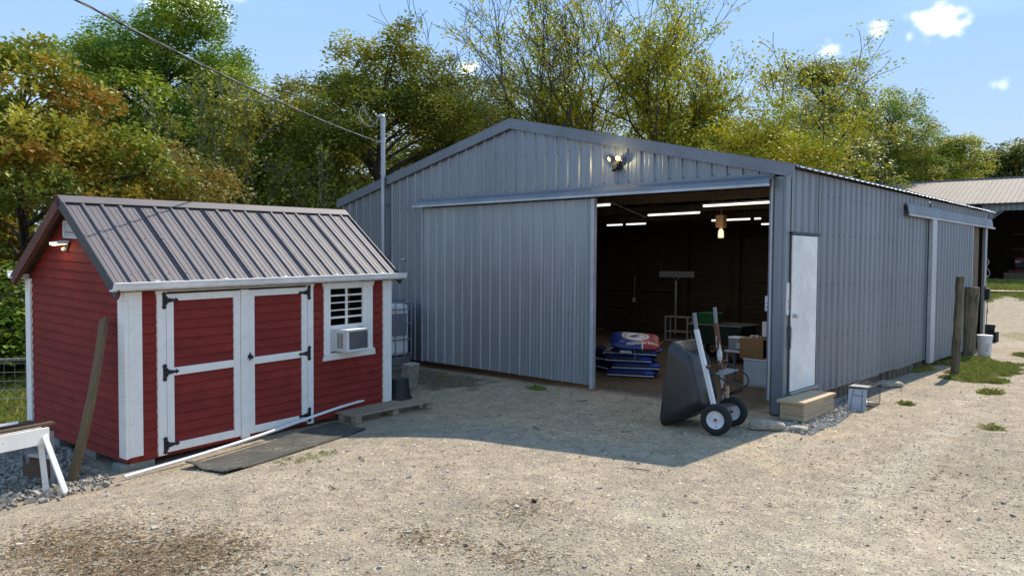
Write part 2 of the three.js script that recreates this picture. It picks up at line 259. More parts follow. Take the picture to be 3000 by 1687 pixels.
{
  const axis = (a, b, step, far) => { const out = []; for (let v = a; v <= b + 1e-6; v += step) out.push(v); let d = step; for (let v = b; v < far; d *= 1.22) out.push(v += d); d = step; for (let v = a; v > -far; d *= 1.22) out.unshift(v -= d); return out; };
  const xs = axis(-10, 6, 0.1, 900), zs = axis(-13, 9.6, 0.1, 900), pos = [], colr = [], uv = [], idx = [];
  for (const z of zs) for (const x of xs) {
    pos.push(x, ground(x, z), z); uv.push(x, z);
    let c = [0.97, 0.855, 0.71]; const to = (t, k) => { c = c.map((v, i) => mix(v, t[i], k)); };
    to([1.08, 0.965, 0.82], 0.85 * S(fbm(x * 0.35 + 4, z * 0.8, 21, 4), 0.5, 0.72)); // dusty fines
    to([0.726, 0.635, 0.536], 0.5 * S(fbm(x * 0.9 + 14, z * 0.9, 27, 4), 0.52, 0.75)); // darker, damper spots
    to([1.24, 0.98, 0.68], 0.95 * S(1.35 - blot(x, z, -2.9, 1.3, 3.0, 1.6), 0, 0.5)); // trodden dirt before the barn door, painted lighter and warmer to lift the shade
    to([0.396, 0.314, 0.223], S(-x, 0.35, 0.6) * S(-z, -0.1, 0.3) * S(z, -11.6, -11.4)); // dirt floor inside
    to([0.346, 0.272, 0.14], 0.95 * S(1.2 - blot(x, z, -6.4, 0.75, 1.4, 0.5), 0, 0.4)); // bare soil along the barn
    for (const [cx, cz, rx, rz, k] of [[-1.65, 8.0, 0.55, 0.5, 0.8], [-0.95, 7.45, 0.5, 0.38, 0.85], [-0.75, 8.0, 0.6, 0.3, 0.8], [0.05, 5.25, 0.3, 0.4, 0.3], [0.0, 6.2, 0.2, 0.15, 0.35], [0.7, 6.0, 0.2, 0.15, 0.3], [-0.6, 5.3, 0.3, 0.12, 0.3], [2.6, 3.2, 0.5, 0.2, 0.3], [1.9, 1.2, 0.8, 0.35, 0.3], [2.8, -0.2, 0.5, 0.7, 0.25]]) to([0.68, 0.46, 0.23], 0.7 * k * S(1.2 - blot(x, z, cx, cz, rx, rz), 0, 0.9) * S(fbm(x * 9, z * 9, 63, 3), 0.3, 0.6)); // old straw and leaf mould
    for (const o of [3.05, 1.75]) to([1.19, 1.11, 0.99], 0.6 * S(0.32 - Math.abs(x - o - 0.25 * Math.sin(z * 0.35)), 0, 0.3) * S(fbm(x * 2, z * 0.6, 71, 3), 0.35, 0.6)); // wheel tracks
    to([1.22, 1.12, 0.973], 0.6 * S(0.45 - Math.abs(z - 4.45 - 0.18 * Math.sin(x * 1.3)), 0, 0.4) * S(x, -1.2, 0) * S(fbm(x * 1.2, z * 2, 72, 3), 0.35, 0.6));
    to([0.55, 0.50, 0.24], 0.7 * grassy(x, z));
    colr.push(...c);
  }
  const nx = xs.length;
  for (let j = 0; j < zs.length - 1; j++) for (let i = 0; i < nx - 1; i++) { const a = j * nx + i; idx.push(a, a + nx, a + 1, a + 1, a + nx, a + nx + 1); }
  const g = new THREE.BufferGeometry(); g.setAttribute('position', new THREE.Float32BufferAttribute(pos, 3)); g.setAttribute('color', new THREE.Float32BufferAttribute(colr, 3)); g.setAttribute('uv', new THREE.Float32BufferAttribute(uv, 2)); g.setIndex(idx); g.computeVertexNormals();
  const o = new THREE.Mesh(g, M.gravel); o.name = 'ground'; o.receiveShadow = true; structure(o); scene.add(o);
}
// ---------------------------------------------------------------- the metal barn
const roofY = (x) => (x > -4.79 ? 4.36 - (x + 4.79) * 0.2325 : 4.36 + (x + 4.79) * 0.2325);
{
  const b = thing('metal_barn', 'big grey ribbed metal barn with low gable and open sliding door', 'barn');
  const PH = -4.753, sheet = 0.9144;
  // front sheets
  const cuts = []; for (let n = -6; n <= 6; n++) cuts.push(PH + 0.11 + n * sheet);
  const edges = [-9.58, ...cuts.filter((x) => x > -9.5 && x < -0.35), -0.2].flatMap((x) => [x]);
  for (let i = 0; i < edges.length - 1; i++) {
    let [a, c] = [edges[i], edges[i + 1]];
    const put = (x0, x1, y0) => mesh('siding_panel', ribbed(x0 + (i ? 0.0015 : 0), x1, y0, (x) => roofY(x) - 0.06, { phase: PH }), M['siding' + ['', 'B', '', 'C'][i % 4]], b);
    if (c <= -3.7) put(a, c, 0.1); else if (a >= -3.7) put(a, c, 3.02); else { put(a, -3.7, 0.1); put(-3.7, c, 3.02); }
  }
  let lot = 0;
  // right wall sheets: x-y sheet turned so that x runs along -z
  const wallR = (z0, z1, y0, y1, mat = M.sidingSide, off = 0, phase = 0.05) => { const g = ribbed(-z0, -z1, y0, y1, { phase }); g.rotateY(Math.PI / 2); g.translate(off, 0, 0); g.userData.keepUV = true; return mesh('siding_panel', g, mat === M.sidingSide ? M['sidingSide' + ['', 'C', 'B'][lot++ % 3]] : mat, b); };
  wallR(-0.13, -1.02, 2.41, 3.22); wallR(-0.13, -1.06, 0.05, 0.275);
  for (let z = -1.06; z > -6.5; z -= sheet) wallR(z, Math.max(-6.62, z - sheet + 0.0015), 0.17 + 0.01 * Math.sin(z * 3), 3.22);
  for (let z = -6.62; z > -11.3; z -= sheet) wallR(z, Math.max(-11.45, z - sheet + 0.0015), 2.9, 3.22);
  // left and back walls, roof
  for (let z = -0.02; z > -11.4; z -= sheet) { const g = ribbed(z - sheet < -11.45 ? -11.45 : z - sheet, z, 0.05, 3.2); g.rotateY(-Math.PI / 2); g.translate(-9.58, 0, 0); g.userData.keepUV = true; mesh('siding_panel', g, M.siding, b); }
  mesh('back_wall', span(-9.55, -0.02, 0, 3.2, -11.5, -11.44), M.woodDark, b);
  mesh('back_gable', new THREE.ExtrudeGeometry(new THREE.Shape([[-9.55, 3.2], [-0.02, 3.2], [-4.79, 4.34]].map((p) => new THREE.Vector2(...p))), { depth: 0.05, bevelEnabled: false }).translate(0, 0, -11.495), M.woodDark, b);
  for (const side of [1, -1]) {
    const ang = Math.atan(0.2325), len = 5.06;
    for (let z = 0.045; z > -11.5; z -= sheet) {
      const g = ribbed(-Math.min(z, 0.045), -Math.max(-11.62, z - sheet + 0.0015), 0, len, { phase: 0.02 }); // x along -z, y down the slope
      orient(g, new THREE.Matrix4().set(side, 0, 0, 0, 0, 1, 0, 0, 0, 0, 1, 0, 0, 0, 0, 1).multiply(new THREE.Matrix4().set(0, 1, 0, 0, 0, 0, 1, 0, -1, 0, 0, 0, 0, 0, 0, 1)));
      g.rotateZ(-side * ang); g.translate(-4.79, 4.375, 0);
      mesh('roof_panel', g, M.roofGrey, b);
    }
    // rake trim: a folded flashing that covers the sheet ends along the gable
    const x1 = side === 1 ? 0.1 : -9.68, y1 = roofY(x1), p = (x, y, z) => [x, y, z];
    const tx = (s, dy, z) => p(s ? x1 : -4.79, (s ? y1 : roofY(-4.79)) + dy, z);
    const fl = side === 1 ? [tx(0, -0.13, 0.03), tx(0, -0.13, 0.075), tx(1, -0.13, 0.075), tx(1, -0.13, 0.03), tx(0, 0.035, 0.03), tx(0, 0.035, 0.075), tx(1, 0.035, 0.075), tx(1, 0.035, 0.03)]
      : [tx(1, -0.13, 0.03), tx(1, -0.13, 0.075), tx(0, -0.13, 0.075), tx(0, -0.13, 0.03), tx(1, 0.035, 0.03), tx(1, 0.035, 0.075), tx(0, 0.035, 0.075), tx(0, 0.035, 0.03)];
    mesh('rake_trim', hexa(fl), M.trimMetal, b);
    const top = side === 1 ? [tx(0, 0.036, -0.12), tx(0, 0.036, 0.078), tx(1, 0.036, 0.078), tx(1, 0.036, -0.12), tx(0, 0.042, -0.12), tx(0, 0.042, 0.078), tx(1, 0.042, 0.078), tx(1, 0.042, -0.12)]
      : [tx(1, 0.036, -0.12), tx(1, 0.036, 0.078), tx(0, 0.036, 0.078), tx(0, 0.036, -0.12), tx(1, 0.042, -0.12), tx(1, 0.042, 0.078), tx(0, 0.042, 0.078), tx(0, 0.042, -0.12)];
    mesh('rake_cap', hexa(top), M.trimMetal, b);
  }
  mesh('ridge_cap', [hexa([[-4.99, 4.335, 0.02], [-4.79, 4.385, 0.02], [-4.79, 4.385, -11.5], [-4.99, 4.335, -11.5], [-4.99, 4.35, 0.02], [-4.79, 4.405, 0.02], [-4.79, 4.405, -11.5], [-4.99, 4.35, -11.5]]), hexa([[-4.79, 4.385, 0.02], [-4.59, 4.335, 0.02], [-4.59, 4.335, -11.5], [-4.79, 4.385, -11.5], [-4.79, 4.405, 0.02], [-4.59, 4.35, 0.02], [-4.59, 4.35, -11.5], [-4.79, 4.405, -11.5]])], M.trimMetal, b);
  // the track hood over the front door
  const hood = (L) => prism([[0, 3.165], [0.02, 3.165], [0.024, 3.135], [0.045, 3.13], [0.185, 3.075], [0.2, 3.02], [0.2, 3.012], [0.192, 3.012], [0.176, 3.066], [0.05, 3.108], [0, 3.12]], L);
  mesh('door_track_hood', hood(6.93).rotateY(-Math.PI / 2).translate(-0.16, 0, 0.02), M.trimMetal, b);
  mesh('track_lip', rspan(-7.11, -0.16, 2.985, 3.02, 0.19, 0.225, 0.003), M.trimLight, b);
  // door jamb and corner flashing at the right of the opening
  for (const [x0, x1, z, y0, m] of [[-0.232, -0.205, 0.03, 0.2, M.trimMetal], [-0.2, -0.182, 0.055, 0.2, M.trimLight], [-0.18, -0.166, 0.02, 0.16, M.darkGrey]]) mesh('jamb_strip', span(x0, x1, y0, z > 0.025 ? 3.1 : 3.0, -0.02, z), m, b);
  mesh('corner_flashing', [span(-0.165, -0.052, 0.02, 3.12, -0.01, 0.02), span(-0.053, -0.049, 0.015, 3.12, -0.005, 0.026), span(-0.051, -0.008, 0.0, 3.2, -0.13, 0.015)], M.sidingSide, b);
  mesh('corner_post', span(-0.2, -0.06, 0, 3.1, -0.16, -0.025), M.woodDarkY, b);
  // the white side door
  const d = mesh('door', rspan(0.0, 0.026, 0.315, 2.365, -0.975, -0.135, 0.004), M.whiteDoor, b);
  mesh('door_frame', [span(-0.01, 0.012, 0.29, 2.405, -0.13, -0.115), span(-0.01, 0.012, 0.29, 2.405, -1.005, -0.985), span(-0.01, 0.03, 2.375, 2.41, -1.05, -0.115)], M.darkGrey, b);
  mesh('door_sill', rspan(-0.01, 0.05, 0.272, 0.305, -1.06, -0.12, 0.006), M.galv, b);
  { const k = new THREE.Group(); k.name = 'door_knob'; b.add(k); k.position.set(0.026, 1.31, -0.19); mesh('rose', cyl(0.031, 0.027, 0.012, 18).rotateZ(-Math.PI / 2).translate(0.006, 0, 0), M.aluminium, k); mesh('knob', new THREE.LatheGeometry([[0.001, 0], [0.011, 0], [0.011, 0.022], [0.026, 0.032], [0.03, 0.046], [0.024, 0.058], [0.001, 0.062]].map((p) => new THREE.Vector2(...p)), 18).rotateZ(-Math.PI / 2), M.aluminium, k); }
  mesh('door_vent', Array.from({ length: 9 }, (_, i) => box(0.008, 0.008, 0.02, 0.03, 0.58 + i * 0.024, -0.992)), M.black, b);
  // hasp and chain on the jamb
  mesh('hasp', [rbox(0.012, 0.12, 0.03, 0.003, 0.0, 1.08, -0.1, 1), rbox(0.02, 0.03, 0.05, 0.004, 0.005, 1.15, -0.105, 1)], M.darkGrey, b);
  { const L = []; for (let i = 0; i < 13; i++) L.push(new THREE.TorusGeometry(0.011, 0.0028, 5, 10).scale(1, 1.35, 1).rotateY(i % 2 ? 0 : Math.PI / 2).translate(0.022 + 0.004 * (i % 2), 1.16 - i * 0.022, -0.125 - 0.01 * Math.sin(i * 0.5))); mesh('chain', L, M.darkGrey, b); }
  // planks of the skirting below the right wall
  { const r = rng(3); for (let i = 0; i < 42; i++) { const z = -1.1 - i * 0.132; mesh('skirting_board', rspan(-0.07 - 0.02 * r(), -0.02 - 0.02 * r(), -0.05, 0.20, z - 0.12, z - 0.004 * r(), 0.004), r() < 0.35 ? M.woodBrown : r() < 0.7 ? M.woodOld : M.postWood, b); } }
  // the second sliding door on the right wall with its hood
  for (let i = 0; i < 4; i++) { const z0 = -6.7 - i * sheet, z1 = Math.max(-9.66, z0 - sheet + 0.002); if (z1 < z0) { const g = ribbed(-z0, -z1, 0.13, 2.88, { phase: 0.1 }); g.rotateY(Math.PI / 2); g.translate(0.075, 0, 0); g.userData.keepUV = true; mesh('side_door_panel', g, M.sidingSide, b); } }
  mesh('side_door_edge', rspan(0.04, 0.11, 0.12, 2.86, -6.71, -6.42, 0.004), M.trimLight, b);
  mesh('side_door_edge', rspan(0.03, 0.1, 0.12, 2.86, -9.7, -9.66, 0.004), M.trimLight, b);
  mesh('side_door_frame', span(0.02, 0.06, 0.16, 2.86, -9.65, -6.5), M.woodDark, b);
  { const g = prism([[0, 3.06], [0.045, 3.06], [0.06, 3.03], [0.085, 2.9], [0.085, 2.87], [0.07, 2.87], [0.05, 3.0], [0.03, 3.03], [0, 3.03]], 6.7); g.translate(0.02, 0, -11.6); mesh('side_track_hood', g, M.trimMetal, b); }
  mesh('side_track_lip', rspan(0.088, 0.125, 2.84, 2.872, -11.75, -4.9, 0.003), M.trimLight, b);
  // end bay: timber post, end flashing, added wall keeping the inside dark, framing
  mesh('end_post', rspan(-0.16, -0.01, 0, 2.9, -10.75, -9.9, 0.01), M.woodOld, b);
  mesh('end_flashing', span(-0.03, 0.03, 0, 2.9, -11.42, -11.22), M.galv, b);
  mesh('partition', span(-9.5, -0.2, 0, 3.2, -9.42, -9.36), M.woodDark, b);  // full-height wall added to stop end-bay light reaching the interior
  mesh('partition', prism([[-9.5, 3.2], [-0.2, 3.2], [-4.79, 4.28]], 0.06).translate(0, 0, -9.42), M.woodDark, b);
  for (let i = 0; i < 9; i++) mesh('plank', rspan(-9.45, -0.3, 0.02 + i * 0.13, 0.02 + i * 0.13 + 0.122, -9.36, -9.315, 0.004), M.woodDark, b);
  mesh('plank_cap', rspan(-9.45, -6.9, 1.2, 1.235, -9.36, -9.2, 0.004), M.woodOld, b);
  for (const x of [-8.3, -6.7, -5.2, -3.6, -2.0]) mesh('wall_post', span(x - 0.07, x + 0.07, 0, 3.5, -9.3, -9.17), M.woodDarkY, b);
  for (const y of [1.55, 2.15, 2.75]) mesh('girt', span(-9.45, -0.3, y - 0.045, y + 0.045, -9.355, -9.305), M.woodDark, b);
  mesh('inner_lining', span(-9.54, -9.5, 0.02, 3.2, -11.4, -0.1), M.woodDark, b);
  mesh('inner_lining', [span(-0.09, -0.05, 2.42, 3.15, -9.7, -0.17), span(-0.09, -0.05, 0.2, 3.15, -9.7, -1.1)], M.woodDark, b);
  for (const z of [-1.6, -4.1, -6.6, -9.1]) { mesh('roof_truss', [beam(V(-9.5, 3.1, z), V(-4.79, 4.22, z), 0.045, 0.14), beam(V(-0.1, 3.1, z), V(-4.79, 4.22, z), 0.045, 0.14), span(-9.5, -0.1, 3.0, 3.14, z - 0.022, z + 0.022), beam(V(-6.6, 3.07, z), V(-4.79, 4.2, z), 0.045, 0.09), beam(V(-3, 3.07, z), V(-4.79, 4.2, z), 0.045, 0.09)], M.woodOld, b); }
  for (const x of [-9.1, -7.9, -6.7, -5.5, -4.1, -2.9, -1.7, -0.5]) mesh('purlin', span(x - 0.02, x + 0.02, roofY(x) - 0.16, roofY(x) - 0.07, -11.4, -0.05), M.woodDark, b);
  mesh('door_header', span(-3.7, -0.2, 3.03, 3.3, -0.1, -0.03), M.woodOld, b);
  mesh('front_lining', [span(-9.5, -3.72, 0.1, 3.1, -0.09, -0.05)], M.woodDark, b);
  { const g = []; for (let x = -4.753 - 0.2286 * 20; x < -3.8; x += 0.2286) for (const y of [0.22, 0.95, 1.7, 2.4, 3.0]) if (y < roofY(x) - 0.15) g.push(box(0.014, 0.014, 0.008, x + 0.038, y, 0.004)); for (let x = -4.753 - 0.2286 * 9; x < -0.4; x += 0.2286) for (const y of [3.2, 3.75]) if (y < roofY(x) - 0.15) g.push(box(0.014, 0.014, 0.008, x + 0.038, y, 0.004)); for (let z = -1.15; z > -6.5; z -= 0.2286) for (const y of [0.26, 0.95, 1.7, 2.4, 2.95]) g.push(box(0.008, 0.014, 0.014, 0.004, y, z)); mesh('screws', g, M.darkGrey, b).userData.kind = 'stuff'; }
  // small pipe end, flood bracket
  mesh('pipe_stub', cyl(0.025, 0.025, 0.09, 12).rotateZ(Math.PI / 2).translate(-7.55, 2.02, 0.05), M.trimLight, b);
}
{ // the front sliding door hangs from the track
  const d = thing('sliding_barn_door', 'wide grey ribbed sliding door with white right edge, pushed left on front gable', 'door', [-2.98, 0.06, 0.1]);
  for (let i = 0; i < 5; i++) { const a = -3.955 + i * 0.9144, c = Math.min(-0.05, a + 0.913); if (c > a) mesh('door_panel', ribbed(a, c, (x) => 0.03 - 0.012 * x, 2.91, { phase: -3.955 + 0.14 }), M['sidingDoor' + ['', 'B', '', 'C', ''][i]], d); }
  mesh('edge_strip', rspan(-0.06, 0, -0.02, 2.915, -0.05, 0.03, 0.004), M.trimLight, d);
  mesh('edge_strip', rspan(-3.965, -3.945, 0.06, 2.9, -0.03, 0.028, 0.003), M.trimLight, d);
  for (const y of [0.15, 0.85, 1.55, 2.25, 2.82]) mesh('girt', span(-3.94, -0.07, y - 0.045, y + 0.045, -0.045, -0.006), M.woodOld, d);
}
{ // flood light on the gable
  const f = thing('flood_light', 'dark twin flood light glowing yellow on the barn gable', 'lamp', [-2.62, 3.45, 0.022]);
  mesh('housing', [rbox(0.12, 0.14, 0.06, 0.025, 0, 0, 0.03), cyl(0.05, 0.05, 0.08, 18).rotateX(Math.PI / 2).translate(0.01, -0.02, 0.08), rbox(0.05, 0.035, 0.05, 0.01, -0.05, -0.075, 0.05)], M.black, f);
  for (const [x, tx] of [[-0.09, -0.45], [0.06, 0.3]]) {
    const hd = new THREE.Group(); hd.name = 'lamp_head'; f.add(hd); hd.position.set(x, 0.1, 0.08); hd.rotation.set(0.5, tx, 0);
    mesh('shade', new THREE.LatheGeometry([[0.012, -0.05], [0.03, -0.045], [0.05, 0.0], [0.054, 0.03], [0.05, 0.03], [0.045, 0.0]].map((p) => new THREE.Vector2(...p)), 18).rotateX(Math.PI / 2), M.black, hd);
    mesh('bulb', new THREE.SphereGeometry(0.04, 16, 12).scale(1, 1, 0.6).translate(0, 0, 0.012), M.floodGlow, hd);
  }
  const p = new THREE.PointLight(new THREE.Color(1, 0.8, 0.4), 0.12); p.position.set(-0.02, 0.1, 0.2); p.castShadow = true; p.name = 'flood_glow'; f.add(p);
}
{ // thermometer by the door
  const t = thing('thermometer', 'tall rounded white thermometer beside the white side door', 'thermometer', [-0.006, 1.32, -0.06]);
  const sh = new THREE.Shape(); sh.absarc(0, 0.04, 0.04, Math.PI, 0); sh.absarc(0, 0.39, 0.04, 0, Math.PI); const g = new THREE.ExtrudeGeometry(sh, { depth: 0.008, bevelEnabled: true, bevelSize: 0.003, bevelThickness: 0.003, bevelSegments: 2 }).rotateY(Math.PI / 2);
  mesh('plate', g, M.whitePlastic, t); mesh('column', box(0.003, 0.14, 0.005, 0.0135, 0.14, -0.008), M.redPaint, t);
  mesh('screw', [cyl(0.005, 0.005, 0.004, 8).rotateZ(Math.PI / 2).translate(0.012, 0.395, 0), cyl(0.005, 0.005, 0.004, 8).rotateZ(Math.PI / 2).translate(0.012, 0.035, 0)], M.galv, t);
}
{ // service mast with its wire loops
  const m = thing('service_mast', 'galvanised electric service mast pipe rising above the barn roof edge', 'mast', [-8.09, 1.9, 0.12]);
  mesh('pipe', tube([V(0.02, 0, 0), V(0.01, 1.3, 0), V(0, 2.86, 0)], 0.046, 16), M.galv, m);
  mesh('weather_head', [new THREE.SphereGeometry(0.075, 16, 10).scale(1, 0.75, 1).translate(-0.02, 2.9, 0.02), cyl(0.055, 0.06, 0.07, 14, 0, 2.84, 0)], M.galv, m);
  for (const y of [0.17, 1.2]) mesh('strap', [cyl(0.052, 0.052, 0.03, 16, 0.01, y, 0), box(0.16, 0.03, 0.012, 0.01, y, -0.07)], M.galv, m);
  mesh('wire_clamp', [box(0.14, 0.035, 0.04, -0.06, 2.42, 0.05), cyl(0.052, 0.052, 0.04, 16, 0, 2.42, 0)], M.lightGrey, m);
  mesh('wire_loop', tube(curve([[-0.05, 2.88, 0.06], [-0.2, 2.82, 0.14], [-0.28, 3.06, 0.2], [-0.4, 3.18, 0.24], [-0.5, 3.02, 0.26], [-0.36, 2.74, 0.26], [-0.3, 2.55, 0.26], [-0.34, 2.46, 0.25]], 40), 0.008, 6), M.blackPlastic, m);
  mesh('wire_loop', tube(curve([[-0.05, 2.88, 0.05], [-0.22, 2.72, 0.12], [-0.36, 2.82, 0.2], [-0.42, 2.98, 0.25], [-0.32, 3.1, 0.25], [-0.22, 2.84, 0.12], [-0.05, 2.86, 0.04], [0.03, 2.75, 0.06], [0.03, 2.5, 0.06]], 40), 0.007, 6), M.lightGrey, m);
}
{ // the service drop, hanging from a pole out of view
  const a = V(-8.15, 4.32, 0.2), e = V(-3.41, 4.285, 7.3), n = 90, pts = [];
  for (let i = 0; i <= n; i++) { const t = i / n * 2.2, p = a.clone().lerp(e, t); p.y -= 0.36 * t * (1 - t); pts.push(p); }
  const w = thing('service_wire', 'dark twisted overhead cable running from the mast to upper left', 'cable', [a.x, a.y, a.z]);
  for (const [k, m] of [[0, M.black], [1, M.black], [2, M.midGrey]]) mesh('strand', tube(pts.map((p, i) => p.clone().sub(a).add(V(0, 0.008 * Math.cos(i * 1.4 + k * 2.09), 0.008 * Math.sin(i * 1.4 + k * 2.09)))), k === 2 ? 0.005 : 0.007, 6), m, w);
}
// ---------------------------------------------------------------- the red shed: x along its front, z out of the front, y up; the settled floor tips a little
{
  const s = thing('garden_shed', 'red lap-sided garden shed with white trim and ribbed metal roof', 'shed', [-4.433, -0.119, 6.49], 96.334 * R);
  const K = 0.92, YB = -0.303, tip = new THREE.Matrix4().set(K, 0, 0, 0, K * Math.tan(0.992 * R), K, -K * Math.tan(2.262 * R), -K * YB, 0, 0, K, 0, 0, 0, 0, 1);
  const put = (name, geos, mat, parent = s) => { const g = merged([].concat(geos)); g.applyMatrix4(tip); return mesh(name, Object.assign(g, { userData: { keepUV: true } }), mat, parent); };
  const L = 4.27, W = 2.44, EX = 0.114, RY = 2.66, slope = (RY - 1.63) / 1.22;
  const gable = (b) => (b < 1.22 ? 1.63 + slope * b : 1.63 + slope * (W - b));
  // lap board: local x from a0..a1 (below) and t0..t1 (above), face towards +z
  const lap = (a0, a1, t0, t1, y0, y1, zo = 0) => hexa([[a0, y0, zo + 0.026], [a1, y0, zo + 0.026], [a1, y0, zo - 0.004], [a0, y0, zo - 0.004], [t0, y1, zo + 0.004], [t1, y1, zo + 0.004], [t1, y1, zo - 0.004], [t0, y1, zo - 0.004]].map(([x, y, z], i) => [x, y, z])).scale(1, 1, 1);
  const pieces = (y0, y1) => { // free stretches of the front wall at this height
    const out = [[0.16, 0.36]]; if (y1 > -0.31 && y0 < 0.5) out.push([2.7, 4.11]); else if (y0 >= 0.47) out.push([2.7, 2.93], [3.86, 4.11]); return out;
  };
  for (let i = 0; i < 18; i++) {
    const y0 = -0.36 + i * EX, y1 = Math.min(1.66, y0 + EX + 0.006); if (y1 - y0 < 0.02) continue;
    for (const [a, c] of pieces(y0, y1)) put('siding_board', lap(a, c, a, c, y0, y1), M.red);
    put('siding_board', lap(0.01, L - 0.01, 0.01, L - 0.01, y0, y1).rotateY(Math.PI).translate(L, 0, -W), M.red); // back wall
  }
  put('skirt_board', span(0.02, L - 0.02, -0.38, -0.29, -0.04, 0.006), M.red);
  put('skirt_board', span(0.36, 2.7, 1.6, 1.66, -0.02, 0.01), M.white);
  for (let i = 0; i < 28; i++) { // gable walls, boards cut to the roof pitch
    const y0 = -0.36 + i * EX, y1 = y0 + EX + 0.006, cut = (y) => (y > 1.63 ? (y - 1.63) / slope : 0.0);
    const c0 = cut(y0), c1 = Math.min(1.2, cut(y1)); if (c0 > 1.19) break;
    // left end: x' runs along b (to the back), facing -x
    const g = lap(c0, W - c0, c1, W - c1, y0, y1); g.rotateY(-Math.PI / 2); g.translate(0, 0, -W); put('siding_board', g, M.red); // (x,y,z)->(-z,y,x): x=b -> z
    const h = lap(c0, W - c0, c1, W - c1, y0, y1); h.rotateY(Math.PI / 2); h.translate(L, 0, 0); put('siding_board', h, M.red);
  }
  put('floor', span(0.03, L - 0.03, -0.34, -0.2, -W + 0.03, -0.03), M.woodOld);
  put('inner_lining', [span(0.0, 0.02, -0.3, 1.7, -W, 0), span(L - 0.02, L, -0.3, 1.7, -W, 0), span(0, L, -0.3, 1.6, -W, -W + 0.02), span(0.02, 3.0, -0.3, 1.6, -0.03, -0.012), span(3.75, L - 0.02, -0.3, 1.6, -0.03, -0.012), span(3.0, 3.75, -0.3, 0.6, -0.03, -0.012)], M.woodDark);
  // white corner trim
  put('corner_board', rspan(0.001, 0.165, -0.305, 1.64, 0.0, 0.042, 0.004), M.white);
  put('corner_board', rspan(-0.045, -0.0, -0.315, 1.64, -0.115, 0.042, 0.004), M.white);
  put('corner_board', rspan(4.105, L + 0.005, -0.305, 1.64, 0.0, 0.042, 0.004), M.white);
  put('corner_board', rspan(L, L + 0.03, -0.305, 1.64, -0.12, 0.03, 0.004), M.white);
  put('corner_board', rspan(-0.045, 0.0, -0.305, 1.64, -W - 0.03, -W + 0.11, 0.004), M.white);
  put('nail_head', [0.03, 0.06, 0.09, 0.12].map((x) => cyl(0.004, 0.004, 0.003, 6).rotateX(Math.PI / 2).translate(x, -0.27, 0.0335)), M.midGrey);
  // roof: ribbed panels on both slopes, ridge cap, drip fascia, gutters
  const ang = Math.atan(0.785), RT = 2.70, run = (1.22 + 0.14) / Math.cos(ang);
  for (const side of [1, -1]) {
    for (let i = 0; i < 5; i++) {
      const a = -0.17 + i * 0.9315, c = i === 4 ? 4.43 : a + 0.9315; if (c <= a) continue;
      const g = ribbed(a + 0.0008, c, 0, run, { phase: 0.06, pitch: 0.2329, h: 0.024, top: 0.016, foot: 0.032, minor: 0.005 });
      orient(g, side === 1 ? new THREE.Matrix4().set(1, 0, 0, 0, 0, 0, 1, 0, 0, 1, 0, 0, 0, 0, 0, 1) : new THREE.Matrix4().set(1, 0, 0, 0, 0, 0, 1, 0, 0, -1, 0, 0, 0, 0, 0, 1));
      g.rotateX(side * ang); g.translate(0, RT, -1.22); g.userData.keepUV = true;
      put('roof_panel', g, M.shedRoof);
    }
    const edge = (x0, x1) => { const p = (x, d, u) => [x, RT - d * Math.sin(ang) + u * Math.cos(ang), -1.22 + side * (d * Math.cos(ang) + u * Math.sin(ang))]; const q = [p(x0, 0, -0.1), p(x1, 0, -0.1), p(x1, run, -0.1), p(x0, run, -0.1), p(x0, 0, 0.03), p(x1, 0, 0.03), p(x1, run, 0.03), p(x0, run, 0.03)]; return hexa(side === 1 ? [q[3], q[2], q[1], q[0], q[7], q[6], q[5], q[4]] : q); };
    put('rake_board', edge(-0.178, -0.158), side === 1 ? M.darkGrey : M.redFascia); put('rake_board', edge(4.42, 4.44), M.darkGrey);
    const soffit = (x0, x1) => { const p = (x, d, u) => [x, RT - d * Math.sin(ang) + u * Math.cos(ang), -1.22 + side * (d * Math.cos(ang) + u * Math.sin(ang))]; const q = [p(x0, 0.02, -0.025), p(x1, 0.02, -0.025), p(x1, run - 0.02, -0.025), p(x0, run - 0.02, -0.025), p(x0, 0.02, -0.008), p(x1, 0.02, -0.008), p(x1, run - 0.02, -0.008), p(x0, run - 0.02, -0.008)]; return hexa(side === 1 ? [q[3], q[2], q[1], q[0], q[7], q[6], q[5], q[4]] : q); };
    put('roof_deck', soffit(-0.155, 4.415), M.woodBrown);
    // barge board in brown under the overhang
    const barge = () => { const p = (x, d, u) => [x, RT - d * Math.sin(ang) + u * Math.cos(ang), -1.22 + side * (d * Math.cos(ang) + u * Math.sin(ang))]; const q = [p(-0.155, 0.02, -0.115), p(-0.125, 0.02, -0.115), p(-0.125, run, -0.115), p(-0.155, run, -0.115), p(-0.155, 0.02, -0.03), p(-0.125, 0.02, -0.03), p(-0.125, run, -0.03), p(-0.155, run, -0.03)]; return hexa(side === 1 ? [q[3], q[2], q[1], q[0], q[7], q[6], q[5], q[4]] : q); };
    put('barge_board', barge(), M.redFascia);
    const sc = []; for (let a = 0.06; a < 4.4; a += 0.2329) for (const d of [0.12, 0.78, 1.44, run - 0.04]) if (d < run) { const u = 0.003; sc.push(cyl(0.009, 0.007, 0.008, 6).rotateX(side * ang).translate(a + 0.05, RT - d * Math.sin(ang) + u * Math.cos(ang), -1.22 + side * (d * Math.cos(ang) + u * Math.sin(ang)))); }
    put('roof_screw', sc, M.darkGrey);
  }
